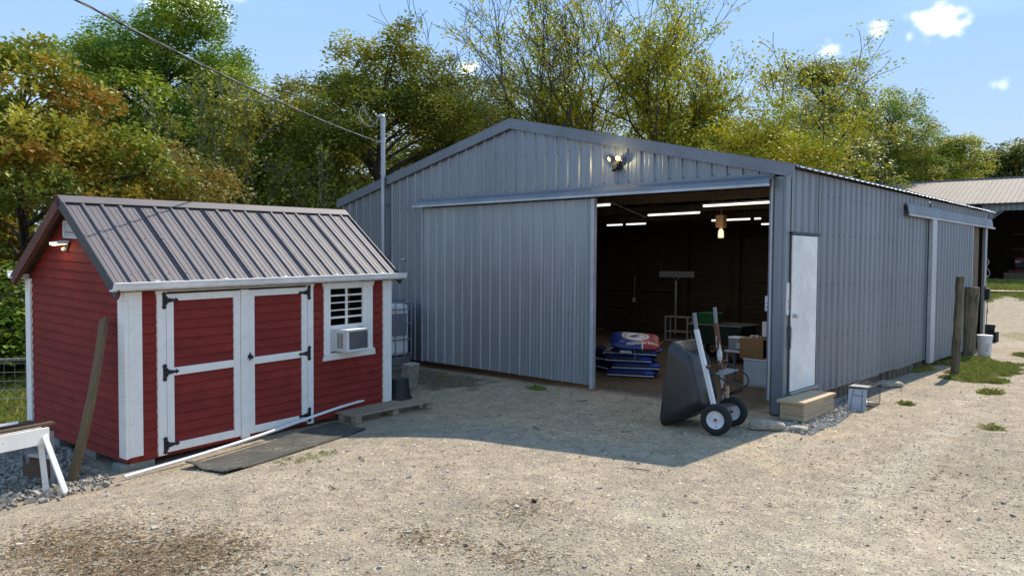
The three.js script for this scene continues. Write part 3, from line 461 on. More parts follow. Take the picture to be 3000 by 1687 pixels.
  const cap = (sd) => { const p = (x, d, u) => [x, RT - d * Math.sin(ang) + u * Math.cos(ang), -1.22 + sd * (d * Math.cos(ang) + u * Math.sin(ang))]; const q = [p(-0.19, -0.005, 0.026), p(4.45, -0.005, 0.026), p(4.45, 0.13, 0.026), p(-0.19, 0.13, 0.026), p(-0.19, -0.005, 0.031), p(4.45, -0.005, 0.031), p(4.45, 0.13, 0.031), p(-0.19, 0.13, 0.031)]; return hexa(sd === 1 ? [q[3], q[2], q[1], q[0], q[7], q[6], q[5], q[4]] : q); };
  put('ridge_cap', [cap(1), cap(-1)], M.shedRoof);
  const gut = prism([[0, 1.64], [0.075, 1.64], [0.10, 1.665], [0.105, 1.70], [0.115, 1.725], [0.115, 1.735], [0.10, 1.735], [0.088, 1.69], [0.06, 1.655], [0, 1.655]], 4.73);
  put('gutter', gut.clone().rotateY(-Math.PI / 2).translate(4.50, 0, 0.065), M.whiteGutter);
  put('gutter', gut.clone().rotateY(-Math.PI / 2).rotateY(Math.PI).translate(-0.2, 0, -W - 0.065), M.whiteGutter);
  put('fascia', rspan(-0.17, 4.43, 1.625, 1.73, 0.036, 0.064, 0.003), M.white);
  put('fascia', rspan(-0.17, 4.43, 1.625, 1.73, -W - 0.064, -W - 0.02, 0.003), M.white);
  put('eave_soffit', [span(-0.17, 4.43, 1.645, 1.655, 0.0, 0.06), span(-0.17, 4.43, 1.645, 1.655, -W - 0.06, -W)], M.white);
  { const g = []; for (let a = 0.3; a < 4.4; a += 0.92) g.push(rbox(0.05, 0.012, 0.05, 0.004, a, 1.745, 0.13, 1)); put('gutter_hanger', g, M.whiteGutter); }
  // double doors
  put('door_casing', rspan(0.352, 0.462, -0.36, 1.6, 0.0, 0.042, 0.004), M.white); put('door_casing', rspan(2.605, 2.705, -0.38, 1.6, 0.0, 0.042, 0.004), M.white);
  put('casing_cap', rspan(0.335, 0.47, 1.58, 1.625, 0.0, 0.045, 0.004), M.white); put('casing_cap', rspan(2.6, 2.72, 1.58, 1.625, 0.0, 0.045, 0.004), M.white);
  const leaf = (x0, x1, flip) => {
    const d = new THREE.Group(); d.name = 'door'; s.add(d); const P = (n, g, m) => put(n, g, m, d);
    const st = 0.095, a = x0 + st, c = x1 - st;
    P('stile', rspan(x0, a, -0.335, 1.575, 0.012, 0.04, 0.004), M.white); P('stile', rspan(c, x1, -0.335, 1.575, 0.012, 0.04, 0.004), M.white);
    for (const [y0, y1] of [[1.49, 1.575], [0.585, 0.68], [-0.335, -0.235]]) P('rail', rspan(a, c, y0, y1, 0.012, 0.038, 0.004), M.white);
    for (const [p0, p1] of [[-0.235, 0.585], [0.68, 1.49]]) { const n = 7, e = (p1 - p0) / n; for (let i = 0; i < n; i++) P('panel_board', lap(a, c, a, c, p0 + i * e, Math.min(p1, p0 + (i + 1) * e + 0.003), 0.0), M.red); }
    P('backing', span(x0 + 0.01, x1 - 0.01, -0.33, 1.57, -0.012, 0.001), M.woodOld);
    for (const y of [1.5, 0.635, -0.245]) { // black strap hinge: spear ended plate and tee
      const hx = flip ? x1 + 0.03 : x0 - 0.03, k = flip ? -1 : 1;
      const tee = new THREE.Shape([[-0.022, -0.07], [-0.034, -0.082], [0, -0.11], [0.034, -0.082], [0.022, -0.07], [0.022, -0.02], [0.05, -0.03], [0.14, -0.012], [0.15, -0.028], [0.19, 0], [0.15, 0.028], [0.14, 0.012], [0.05, 0.03], [0.022, 0.02], [0.022, 0.07], [0.034, 0.082], [0, 0.11], [-0.034, 0.082], [-0.022, 0.07]].map((p) => new THREE.Vector2(p[0] * k, p[1])));
      P('hinge', [new THREE.ExtrudeGeometry(tee, { depth: 0.006, bevelEnabled: false }).translate(hx, y, 0.041), cyl(0.012, 0.012, 0.1, 10, hx + k * 0.028, y, 0.05)], M.black);
    }
    return d;
  };
  leaf(0.468, 1.495, false); const rd = leaf(1.62, 2.598, true);
  put('astragal', rspan(1.5, 1.622, -0.37, 1.585, 0.012, 0.058, 0.005), M.white, rd);
  put('door_knob', [cyl(0.03, 0.03, 0.012, 16).rotateX(Math.PI / 2).translate(1.62, 0.70, 0.064), new THREE.SphereGeometry(0.028, 14, 10).translate(1.62, 0.70, 0.1), rbox(0.02, 0.1, 0.01, 0.003, 1.625, 0.70, 0.063, 1)], M.black, rd);
  // window with louvred shutter bars
  const w = new THREE.Group(); w.name = 'window'; s.add(w); const P = (n, g, m) => put(n, g, m, w);
  P('casing', rspan(2.91, 3.025, 0.58, 1.56, 0.0, 0.036, 0.004), M.white); P('casing', rspan(3.785, 3.88, 0.58, 1.56, 0.0, 0.036, 0.004), M.white);
  P('head_casing', hexa([[2.9, 1.55, 0.045], [3.885, 1.55, 0.045], [3.885, 1.55, 0], [2.9, 1.55, 0], [2.875, 1.63, 0.05], [3.91, 1.63, 0.05], [3.91, 1.63, 0], [2.875, 1.63, 0]]), M.white);
  P('sill', hexa([[2.89, 0.485, 0.04], [3.935, 0.485, 0.04], [3.935, 0.485, 0], [2.89, 0.485, 0], [2.915, 0.585, 0.055], [3.905, 0.585, 0.055], [3.905, 0.585, 0], [2.915, 0.585, 0]]), M.white);
  P('sash', [span(3.026, 3.05, 0.94, 1.55, -0.02, 0.012), span(3.7, 3.784, 0.6, 1.55, -0.03, 0.004), span(3.026, 3.71, 0.93, 0.985, -0.02, 0.014), span(3.026, 3.71, 1.525, 1.55, -0.02, 0.012)], M.white);
  P('muntin', rspan(3.355, 3.385, 0.98, 1.53, -0.016, 0.008, 0.002), M.white);
  for (const [y, h] of [[1.425, 0.024], [1.318, 0.016], [1.208, 0.016], [1.10, 0.026]]) P('muntin', rspan(3.05, 3.705, y - h / 2, y + h / 2, -0.014, 0.011, 0.002), M.white);
  for (let i = 0; i < 5; i++) for (const [a, c] of [[3.05, 3.358], [3.382, 3.7]]) P('pane', span(a, c, 0.99 + i * 0.109, 1.095 + i * 0.109, -0.012, -0.009), M.pane);
  P('filler_panel', [span(3.03, 3.2, 0.6, 0.93, -0.02, 0.006), ...Array.from({ length: 6 }, (_, i) => span(3.05 + i * 0.024, 3.058 + i * 0.024, 0.61, 0.92, 0.006, 0.012))], M.whitePlastic);
  P('blind', [span(3.02, 3.72, 1.02, 1.06, -0.5, -0.48), span(3.62, 3.7, 0.9, 1.6, -0.3, -0.28)], M.woodOld);
  // gable vent
  const v = new THREE.Group(); v.name = 'gable_vent'; s.add(v);
  put('vent_frame', [rspan(-0.04, -0.012, 2.2, 2.225, -1.42, -1.05, 0.004), rspan(-0.04, -0.012, 2.395, 2.42, -1.42, -1.05, 0.004), rspan(-0.04, -0.012, 2.2, 2.42, -1.42, -1.395, 0.004), rspan(-0.04, -0.012, 2.2, 2.42, -1.075, -1.05, 0.004), span(-0.02, -0.012, 2.2, 2.42, -1.41, -1.06)], M.whitePlastic, v);
  for (let i = 0; i < 7; i++) put('slat', box(0.016, 0.012, 0.33, -0.03, 2.236 + i * 0.025, -1.235).rotateZ(0), M.whitePlastic, v);
  // concrete blocks under the corners belong to the footing
  for (const [x, z, w2, d2] of [[0.12, -0.1, 0.42, 0.2], [0.12, -1.9, 0.22, 0.4], [4.1, -0.15, 0.4, 0.2], [4.1, -2.2, 0.4, 0.2], [2.1, -0.2, 0.4, 0.2], [0.15, -1.0, 0.2, 0.3]]) put('footing_block', rspan(x - w2 / 2, x + w2 / 2, -0.58, -0.385, z - d2 / 2, z + d2 / 2, 0.008), M.concrete);
}
{ // window air conditioner
  const a = thing('air_conditioner', 'white window air conditioner with grey rear grille in shed window', 'air conditioner', [-4.772, 0.774, 3.436], 96.334 * R);
  a.rotation.z = 0.017; const k = 0.92;
  mesh('case', rbox(0.42 * k, 0.31 * k, 0.34 * k, 0.012, -0.005, 0.155 * k, 0.11 * k), M.whitePlastic, a);
  mesh('grille', rbox(0.36 * k, 0.255 * k, 0.012, 0.006, 0.01, 0.16 * k, 0.283 * k), M.darkGrey, a);
  for (let i = 0; i < 20; i++) mesh('grille_fin', box(0.345 * k, 0.0035, 0.006, 0.01, (0.045 + i * 0.0121) * k, 0.2895 * k), M.midGrey, a);
  for (let i = 0; i < 14; i++) for (const z of [0.1, 0.17]) if (i < 5 || z > 0.05) mesh('side_louvre', box(0.006, 0.006, 0.055, -0.2, (0.05 + i * 0.0165) * k, z * k), M.darkGrey, a);
  mesh('top_cover', rbox(0.44 * k, 0.012, 0.36 * k, 0.004, 0, 0.314 * k, 0.115 * k, 1), M.whitePlastic, a);
  mesh('base_pan', rbox(0.43 * k, 0.02, 0.35 * k, 0.006, 0, 0.002, 0.115 * k, 1), M.whitePlastic, a);
}
{ // LED flood light under the shed gable
  const f = thing('shed_flood_light', 'small lit flood light with sensor on the red shed gable', 'lamp', [-5.645, 2.16, 6.68], 6.334 * R);
  mesh('back_box', cyl(0.05, 0.05, 0.05, 16).rotateX(Math.PI / 2).translate(0, 0, -0.04), M.darkGrey, f);
  const h = mesh('lamp_head', rbox(0.2, 0.028, 0.13, 0.008, 0, 0.03, 0.05), M.whitePlastic, f); h.rotation.x = 0.15;
  mesh('lens', box(0.17, 0.008, 0.1, 0, 0.006, 0.055), M.ledGlow, f).rotation.x = 0.15;
  mesh('lens', box(0.17, 0.028, 0.006, 0, 0.025, 0.118), M.ledGlow, f).rotation.x = 0.15;
  mesh('sensor', new THREE.SphereGeometry(0.032, 14, 10).scale(1, 0.8, 1).translate(0, -0.055, 0.0), M.whitePlastic, f); mesh('stem', cyl(0.015, 0.015, 0.06, 10, 0, -0.02, -0.01), M.darkGrey, f);
  const p = new THREE.PointLight(new THREE.Color(1, 0.85, 0.5), 0.02); p.position.set(0, -0.04, 0.12); p.castShadow = true; p.name = 'shed_flood_glow'; f.add(p);
}
// ---------------------------------------------------------------- inside the barn
const tubes = [[-3.5, -0.36, 0.5, 'over the left edge of the door gap'], [-4.06, -3.0, 1.22, 'in the middle of the ceiling'], [-7.12, -6.05, 0.5, 'farthest left in the barn'], [-6.46, -5.9, 0.6, 'second from the far left in the barn'], [-2.02, -1.4, 1.2, 'nearest the door opening at upper right'], [-4.0, -5.45, 0.95, 'behind the hanging wooden lamp'], [-2.95, -5.35, 0.14, 'tiny, right of the wooden lamp'], [-3.84, -7.6, 0.4, 'half hidden by the right door jamb']];
for (const [x, z, L, where] of tubes) {
  const t = thing('tube_light', 'lit white strip light ' + where, 'strip light', [x + L / 2, 2.9, z], -0.14, 'strip lights under the barn ceiling');
  mesh('fixture', rbox(L, 0.025, 0.06, 0.006, 0, 0.028, 0, 1), M.whitePlastic, t);
  mesh('tube', cyl(0.016, 0.016, L * 0.98, 12).rotateZ(Math.PI / 2), M.tubeGlow, t);
  if (L > 0.3) { for (const e of [-1, 1]) mesh('hanger', cyl(0.004, 0.004, 0.2, 6, e * L * 0.35, 0.13, 0), M.midGrey, t); }
  const l = new THREE.RectAreaLight(new THREE.Color(1, 0.97, 0.94), 14, L * 0.95, 0.05); l.position.set(0, -0.022, 0); l.rotation.x = -Math.PI / 2; l.name = 'tube_glow'; t.add(l);
}
tag(mesh('light_cable', tube(curve([[-2.97, 2.93, -0.31], [-3.1, 2.8, -1.3], [-3.6, 2.82, -2.3], [-4.0, 2.93, -2.98]], 24), 0.006, 5), M.lightGrey), 'thin pale cable sagging between two strip lights', 'cable');
{
  const p = thing('pendant_lamp', 'square wooden pendant lamp with amber bulb hanging in doorway', 'lamp', [-1.96, 2.4, -2.0]);
  mesh('socket_block', rbox(0.135, 0.2, 0.135, 0.006, 0, 0.28, 0), M.orangeWood, p); mesh('cord', cyl(0.005, 0.005, 0.7, 6, 0, 0.73, 0), M.midGrey, p);
  mesh('socket', cyl(0.03, 0.03, 0.03, 14, 0, 0.167, 0), M.aluminium, p);
  mesh('bulb', new THREE.LatheGeometry([[0.001, 0], [0.04, 0.002], [0.047, 0.012], [0.043, 0.11], [0.03, 0.135], [0.02, 0.152], [0.001, 0.152]].map((q) => new THREE.Vector2(...q)), 18).translate(0, 0.005, 0), M.bulbGlow, p);
  const l = new THREE.PointLight(new THREE.Color(1, 0.7, 0.35), 0.05); l.position.set(0, 0.075, 0); l.castShadow = true; l.name = 'pendant_glow'; p.add(l);
}
// feed bags: a plump sack with folded ends
function sack(L, W, H, seed, lump = 1) {
  const g = new THREE.SphereGeometry(1, 44, 28), p = g.attributes.position, r = seed * 3.7; g.userData.keepUV = true;
  const uv = g.attributes.uv, se = (v, n) => Math.sign(v) * Math.pow(Math.abs(v), n);
  for (let i = 0; i < p.count; i++) {
    let x = p.getX(i), y = p.getY(i), z = p.getZ(i); const a = Math.atan2(z, x), c = Math.sqrt(Math.max(0, 1 - y * y));
    let X = se(Math.cos(a), 0.33) * Math.pow(c, 0.45), Z = se(Math.sin(a), 0.33) * Math.pow(c, 0.45), Y = se(y, 0.8);
    const ed = Math.max(Math.abs(X), Math.abs(Z)); Y *= 1 - 0.62 * Math.pow(ed, 7);
    const n = (fbm(X * 3 + r, Z * 3 + r, seed, 3) - 0.5) * 0.35 * lump;
    p.setXYZ(i, X * L / 2, (Y + n * (1 - 0.4 * Math.pow(ed, 4))) * H / 2, Z * W / 2 * (1 + 0.04 * Math.sin(X * 5 + r)));
    uv.setXY(i, X * 0.5 + 0.5, 0.5 - Z * 0.5);
  }
  g.computeVertexNormals(); return g;
}
{ // the printed bag: canvas print of the sack face
  const c = document.createElement('canvas'); c.width = 1024; c.height = 640; const k = c.getContext('2d');
  k.fillStyle = '#1e3a86'; k.fillRect(0, 0, 1024, 640); k.fillStyle = '#a81f2e'; k.beginPath(); k.moveTo(560, 0); k.lineTo(1024, 0); k.lineTo(1024, 640); k.lineTo(640, 640); k.closePath(); k.fill();
  k.fillStyle = '#e9e7e3'; k.beginPath(); k.ellipse(520, 255, 285, 190, 0, 0, 7); k.fill();
  k.strokeStyle = '#1d2f6b'; k.lineWidth = 34; k.setLineDash([16, 9]); k.beginPath(); k.ellipse(520, 255, 215, 138, 0, 2.6, 4.7); k.stroke(); k.strokeStyle = '#8d1f2c'; k.beginPath(); k.ellipse(520, 255, 215, 138, 0, 4.8, 7.3); k.stroke(); k.setLineDash([]);
  k.fillStyle = '#1d2f6b'; k.beginPath(); k.moveTo(385, 290); k.bezierCurveTo(450, 240, 520, 215, 610, 190); k.bezierCurveTo(590, 235, 560, 270, 520, 285); k.lineTo(600, 290); k.lineTo(590, 320); k.lineTo(420, 325); k.closePath(); k.fill();
  k.fillStyle = '#f1efe9'; k.font = 'bold 92px sans-serif'; k.save(); k.translate(330, 600); k.rotate(-0.12); k.fillText('FRONT', 0, 0); k.restore(); k.save(); k.translate(670, 555); k.fillText('R VIEW', 0, 0); k.restore();
  k.fillRect(636, 470, 26, 170);
  const t = new THREE.CanvasTexture(c); t.colorSpace = THREE.SRGBColorSpace; M.bagPrint = std('bagPrint', [0.8, 0.8, 0.8], { map: t, roughness: 0.4 });
  const seam = (L, W) => [-1, 1].map((e) => rbox(0.012, 0.02, W * 0.86, 0.004, e * (L / 2 + 0.004), 0, 0, 1));
  const stack = [['second from the floor in the tidy stack', 0, 1], ['lowest in the tidy stack', 0, 0], ['third from the floor in the tidy stack', 0, 2], ['just under the printed bag', 0, 3]].sort((a, b) => a[2] - b[2]);
  const geo = [1, 2, 3, 4].map((i) => sack(0.88, 0.52, 0.15, i));
  stack.forEach(([where, , i]) => {
    const y = 0.075 + i * 0.125, o = thing('feed_bag', 'shiny blue feed bag with white seams, ' + where, 'feed bag', [-3.5 + 0.05 * Math.sin(i * 2.4), y, -1.82 + 0.03 * Math.cos(i * 3)], 0.42 + 0.09 * Math.sin(i * 1.7), 'stacked blue feed bags');
    const m = mesh('sack', geo[i], i % 2 ? M.bagBlue : M.bagBlue, o); m.castShadow = true;
    mesh('print_band', rbox(0.62, 0.07, 0.006, 0.002, -0.05, 0.0, 0.262, 1), M.bagNavy, o); mesh('seam', [rbox(0.82, 0.018, 0.01, 0.003, 0, 0.012 - 0.05, 0.268, 1)], M.bagSeam, o);
  });
  const top = thing('printed_feed_bag', 'red and blue feed bag with round white emblem on top of stack', 'feed bag', [-3.42, 0.62, -1.72], 0.62); top.rotation.order = 'YXZ'; top.rotation.x = 0.34; top.rotation.z = -0.05;
  mesh('sack', sack(0.86, 0.6, 0.15, 9, 1.2), M.bagPrint, top); mesh('fold', [rbox(0.2, 0.012, 0.07, 0.004, -0.16, -0.05, 0.29, 1).rotateX(0.1)], M.bagSeam, top); mesh('pull_string', tube(curve([[-0.02, -0.03, 0.285], [0.0, -0.12, 0.31], [0.0, -0.24, 0.31]], 10), 0.004, 5), M.bagSeam, top); mesh('pull_tail', tube(curve([[0.4, 0.0, 0.05], [0.44, 0.01, 0.06], [0.48, 0.05, 0.05]], 8), 0.005, 5), M.bagSeam, top);
  [['lowest of the slumped pile beside the stack', 0], ['in the middle of the slumped pile', 1], ['on top of the slumped pile by the door', 2]].forEach(([where, i]) => {
    const o = thing('dark_feed_bag', 'dark navy feed bag with white seam, ' + where, 'feed bag', [-4.22 + 0.04 * i, 0.085 + i * 0.15, -2.05 - 0.05 * i], 0.1 + 0.5 * i, 'slumped dark feed bags'); o.rotation.z = -0.12 + 0.1 * i;
    mesh('sack', sack(0.82, 0.5, 0.18, 20 + i, 1.4), M.bagNavy, o); mesh('seam', rbox(0.76, 0.018, 0.012, 0.003, 0, 0.0, 0.257, 1), M.bagSeam, o);
  });
}
{ // a steel cart frame with a pole and a plate
  const c = thing('pole_stand', 'pale steel frame with a tall pole standing at the back', 'stand', [-6.09, 0, -7.8]);
  for (const x of [-0.3, 0.33]) for (const z of [-0.12, 0.12]) mesh('upright', span(x - 0.016, x + 0.016, 0, 0.64, z - 0.016, z + 0.016), M.lightGrey, c);
  for (const y of [0.02, 0.25, 0.62]) for (const z of [-0.12, 0.12]) mesh('rail', span(-0.3, 0.33, y - 0.014, y + 0.014, z - 0.014, z + 0.014), M.lightGrey, c);
  for (const x of [-0.3, 0.33]) for (const y of [0.02, 0.62]) mesh('rail', span(x - 0.014, x + 0.014, y - 0.014, y + 0.014, -0.12, 0.12), M.lightGrey, c);
  mesh('pole', cyl(0.032, 0.032, 1.36, 14, 0, 0.86, 0.14), M.galv, c); mesh('top_plate', rbox(1.0, 0.15, 0.03, 0.004, 0.0, 1.7, 0.12), M.midGrey, c);
  mesh('fork', [beam(V(0, 1.5, 0.14), V(-0.1, 1.64, 0.13), 0.012, 0.012), beam(V(0, 1.5, 0.14), V(0.1, 1.64, 0.13), 0.012, 0.012)], M.galv, c);
}
{ const o = thing('storage_tote', 'bright green lidded tote on dark wagon inside the barn', 'tote', [-3.72, 0.73, -5.0]); mesh('body', hexa([[-0.17, 0, 0.13], [0.17, 0, 0.13], [0.17, 0, -0.13], [-0.17, 0, -0.13], [-0.2, 0.2, 0.16], [0.2, 0.2, 0.16], [0.2, 0.2, -0.16], [-0.2, 0.2, -0.16]]), M.green, o); mesh('lid', rbox(0.43, 0.035, 0.35, 0.012, 0, 0.215, 0), M.green, o); }
{ const o = thing('garden_wagon', 'dark green garden wagon in the barn shadow', 'wagon', [-3.45, 0, -5.05]); mesh('bed', [hexa([[-0.5, 0.34, 0.3], [0.5, 0.34, 0.3], [0.5, 0.34, -0.3], [-0.5, 0.34, -0.3], [-0.58, 0.73, 0.36], [0.58, 0.73, 0.36], [0.58, 0.73, -0.36], [-0.58, 0.73, -0.36]])], M.darkGreen, o); mesh('rim', [rspan(-0.6, 0.6, 0.715, 0.745, 0.34, 0.38), rspan(-0.6, 0.6, 0.715, 0.745, -0.38, -0.34), rspan(-0.6, -0.56, 0.715, 0.745, -0.36, 0.36), rspan(0.56, 0.6, 0.715, 0.745, -0.36, 0.36)], M.midGrey, o); for (const x of [-0.4, 0.4]) for (const z of [-0.33, 0.33]) mesh('wheel', new THREE.TorusGeometry(0.13, 0.045, 10, 20).translate(x, 0.175, z), M.blackRubber, o); mesh('axle', [cyl(0.014, 0.014, 0.66, 8).rotateX(Math.PI / 2).translate(-0.4, 0.175, 0), cyl(0.014, 0.014, 0.66, 8).rotateX(Math.PI / 2).translate(0.4, 0.175, 0), span(-0.45, 0.45, 0.3, 0.345, -0.06, 0.06)], M.darkGrey, o); }
{ // white metal cabinet and what stands on it
  const c = thing('metal_cabinet', 'low pale grey metal cabinet just inside the door jamb', 'cabinet', [-1.22, 0, -2.42]);
  mesh('body', rspan(-0.36, 0.36, 0, 0.43, -0.3, 0.3, 0.006), M.lightGrey, c); mesh('door', rspan(-0.33, 0.31, 0.03, 0.40, 0.3, 0.312, 0.004), M.lightGrey, c); mesh('handle', [rbox(0.012, 0.07, 0.02, 0.004, 0.06, 0.22, 0.32, 1), rbox(0.03, 0.012, 0.012, 0.003, 0.06, 0.19, 0.322, 1)], M.darkGrey, c); mesh('top_rim', rspan(-0.37, 0.37, 0.43, 0.448, -0.31, 0.315, 0.004), M.whitePlastic, c);
  const w = thing('wooden_crate', 'orange-brown wooden box standing on the pale metal cabinet', 'box', [-1.33, 0.448, -2.4]);
  mesh('carcass', [rspan(-0.33, 0.33, 0, 0.02, -0.26, 0.27), rspan(-0.33, 0.33, 0.31, 0.33, -0.26, 0.27), rspan(-0.33, -0.31, 0.02, 0.31, -0.26, 0.27), rspan(0.31, 0.33, 0.02, 0.31, -0.26, 0.27), rspan(-0.31, 0.31, 0.02, 0.31, -0.26, -0.245)], M.orangeWood, w); mesh('front_panel', [rspan(-0.32, 0.08, 0.012, 0.318, 0.262, 0.285, 0.004), rspan(-0.27, 0.03, 0.06, 0.27, 0.285, 0.291, 0.003)], M.orangeWood, w);
  const k = thing('paper_roll', 'white paper roll standing on the orange-brown wooden box', 'paper roll', [-1.3, 0.778, -2.3]); mesh('roll', cyl(0.052, 0.052, 0.24, 20, 0, 0.15, 0), M.whitePlastic, k); mesh('base', cyl(0.06, 0.056, 0.03, 20, 0, 0.015, 0), M.darkGrey, k);
  const sm = thing('small_carton', 'small pale carton lying on the wooden box', 'carton', [-1.44, 0.778, -2.2], 0.2); mesh('box', rbox(0.12, 0.045, 0.08, 0.004, 0, 0.0235, 0, 1), M.whitePlastic, sm); mesh('label', box(0.08, 0.03, 0.002, 0, 0.023, 0.0415), M.orangeWood, sm);
  const st = thing('plastic_stool', 'grey plastic stool left of the metal cabinet', 'stool', [-1.76, 0, -2.35]); mesh('seat', rbox(0.4, 0.045, 0.36, 0.02, 0, 0.53, 0), M.lightGrey, st); for (const x of [-1, 1]) for (const z of [-1, 1]) mesh('leg', beam(V(x * 0.18, 0, z * 0.16), V(x * 0.15, 0.52, z * 0.13), 0.035, 0.035, V(0, 0, 1)), M.midGrey, st);
  const b = thing('tool_case', 'grey case with silver latch on the plastic stool', 'case', [-1.77, 0.553, -2.3]); mesh('body', rbox(0.26, 0.19, 0.2, 0.014, 0, 0.096, 0), M.midGrey, b); mesh('lid', rbox(0.27, 0.035, 0.21, 0.012, 0, 0.205, 0), M.whitePlastic, b); mesh('latch', [rbox(0.014, 0.16, 0.012, 0.004, 0.02, 0.1, 0.106, 1), rbox(0.11, 0.1, 0.006, 0.002, 0.07, 0.08, 0.102, 1)], M.aluminium, b);
}
{ const o = thing('outlet_box', 'small cream electric outlet on the inside of the right jamb', 'outlet', [-0.29, 1.36, -0.14]); mesh('box', rbox(0.09, 0.2, 0.05, 0.006, 0, 0.1, 0), M.whitePlastic, o); mesh('socket', [box(0.04, 0.014, 0.006, 0, 0.11, 0.026), box(0.03, 0.03, 0.006, 0, 0.055, 0.026)], M.darkGrey, o); }
{ const o = thing('wall_outlet', 'pale outlet box on a post at the barn back wall', 'outlet', [-8.3, 0.86, -9.16]); mesh('box', rbox(0.09, 0.13, 0.05, 0.006, 0, 0.065, 0.025), M.whitePlastic, o); mesh('conduit', cyl(0.012, 0.012, 0.6, 8, 0, 0.42, 0.02), M.galv, o); }

// ---------------------------------------------------------------- the tipped wheelbarrow
{
  const w = thing('wheelbarrow', 'black two-wheeled wheelbarrow tipped up on its nose', 'wheelbarrow', [-0.19, 0, 1.3]);
  // tray: rounded rectangles from the rim (left) to the floor (right), open towards -x
  // explicit corners: go round from +y towards -z
  const loop = (fx, y0, y1, z0, z1, r, n = 6) => { const o = []; const C = [[y1 - r, z1 - r, 1, 1, 0], [y1 - r, z0 + r, 1, -1, 1], [y0 + r, z0 + r, -1, -1, 0], [y0 + r, z1 - r, -1, 1, 1]]; for (const [cy, cz, sy, sz, sw] of C) for (let i = 0; i <= n; i++) { const t = (sw ? 1 - i / n : i / n) * Math.PI / 2, y = cy + sy * r * Math.sin(t), z = cz + sz * r * Math.cos(t); o.push([fx(y), y, z]); } return o; };
  const rim = (y) => -0.66 + 0.11 * y, fl = (y) => -0.10 - 0.24 * y;
  const Ls = [];
  const secs = [[rim, 0.0, 1.02, -0.36, 0.36, 0.12], [(y) => rim(y) + 0.012, -0.01, 1.03, -0.37, 0.37, 0.125], [(y) => rim(y) + 0.03, 0.0, 1.02, -0.355, 0.355, 0.12], [(y) => mix(rim(y), fl(y), 0.35), 0.07, 0.99, -0.325, 0.325, 0.13], [(y) => mix(rim(y), fl(y), 0.78), 0.19, 0.93, -0.28, 0.28, 0.14], [(y) => mix(rim(y), fl(y), 0.94), 0.24, 0.89, -0.25, 0.25, 0.14], [(y) => fl(y), 0.30, 0.84, -0.20, 0.20, 0.13]];
  for (const q of secs) Ls.push(loop(...q));
  const inner = secs.slice().reverse().map(([f, a, b, c, d, r]) => loop((y) => f(y) - 0.008, a + 0.008, b - 0.008, c + 0.008, d - 0.008, r - 0.004)); 
  const pos = [], idx = [], n = Ls[0].length, all = [...Ls, ...inner];
  all.forEach((l) => l.forEach((p) => pos.push(...p)));
  for (let i = 0; i < all.length - 1; i++) { if (i === Ls.length - 1) continue; for (let k = 0; k < n; k++) { const a = i * n + k, b = i * n + (k + 1) % n; idx.push(a, a + n, b, b, a + n, b + n); } }
  { const a0 = (all.length - 1) * n; for (let k = 0; k < n; k++) { const a = a0 + k, b = a0 + (k + 1) % n; idx.push(a, k, b, b, k, (k + 1) % n); } }
  for (const [li, flip] of [[Ls.length - 1, false], [Ls.length, true]]) { const c = pos.length / 3, l = all[li], m = l.reduce((s, p) => [s[0] + p[0] / n, s[1] + p[1] / n, s[2] + p[2] / n], [0, 0, 0]); pos.push(...m); for (let k = 0; k < n; k++) { const a = li * n + k, b = li * n + (k + 1) % n; flip ? idx.push(c, a, b) : idx.push(c, b, a); } }
  const g = new THREE.BufferGeometry(); g.setAttribute('position', new THREE.Float32BufferAttribute(pos, 3)); g.setIndex(idx); g.computeVertexNormals();
  mesh('tray', g, M.tray, w).position.y = 0.01;
  // handles, painted and flaking
  const h1a = V(-0.02, 0.3, 0.19), h1b = V(-0.27, 1.2, 0.19), h1c = V(-0.3, 1.4, 0.19), h2a = V(-0.1, 0.2, -0.28), h2b = V(-0.26, 1.25, -0.28), h2c = V(-0.28, 1.45, -0.28);
  mesh('handle', beam(h1a, h1b, 0.05, 0.045), M.whitePlastic, w).userData.label = 'white painted wooden handle'; mesh('handle', beam(h2a, h2b, 0.05, 0.045), M.rustWhite, w).userData.label = 'rusty wooden handle with flaking white paint';
  mesh('grip', tube([h1b, h1c], 0.024, 12), M.midGrey, w); mesh('grip', tube([h2b, h2c], 0.024, 12), M.midGrey, w);
  // wheels
  const wheel = (x, y, z) => {
    const q = new THREE.Group(); q.name = 'wheel'; q.position.set(x, y, z); q.rotation.y = 0.18; w.add(q);
    const prof = [[0.105, -0.04], [0.135, -0.048], [0.165, -0.043], [0.18, -0.026], [0.183, 0], [0.18, 0.026], [0.165, 0.043], [0.135, 0.048], [0.105, 0.04]].map((p) => new THREE.Vector2(...p));
    mesh('tyre', new THREE.LatheGeometry(prof, 36).rotateX(Math.PI / 2), M.blackRubber, q);
    mesh('rim', new THREE.LatheGeometry([[0.001, 0.02], [0.03, 0.022], [0.04, 0.012], [0.075, 0.016], [0.09, 0.026], [0.106, 0.038], [0.109, 0.03], [0.109, -0.03], [0.08, -0.02], [0.001, -0.02]].map((p) => new THREE.Vector2(...p)), 36).rotateX(Math.PI / 2), M.whitePlastic, q);
    mesh('hub', [cyl(0.016, 0.014, 0.03, 14).rotateX(Math.PI / 2).translate(0, 0, 0.03)], M.redPaint, q); mesh('valve', cyl(0.004, 0.004, 0.02, 6).rotateX(0.9).translate(0.01, -0.078, 0.035), M.black, q);
  };
  wheel(0.07, 0.183, 0.31); wheel(-0.03, 0.183, -0.3);
  mesh('axle', tube([V(0.065, 0.183, 0.3), V(-0.025, 0.183, -0.29)], 0.011, 10), M.darkGrey, w);
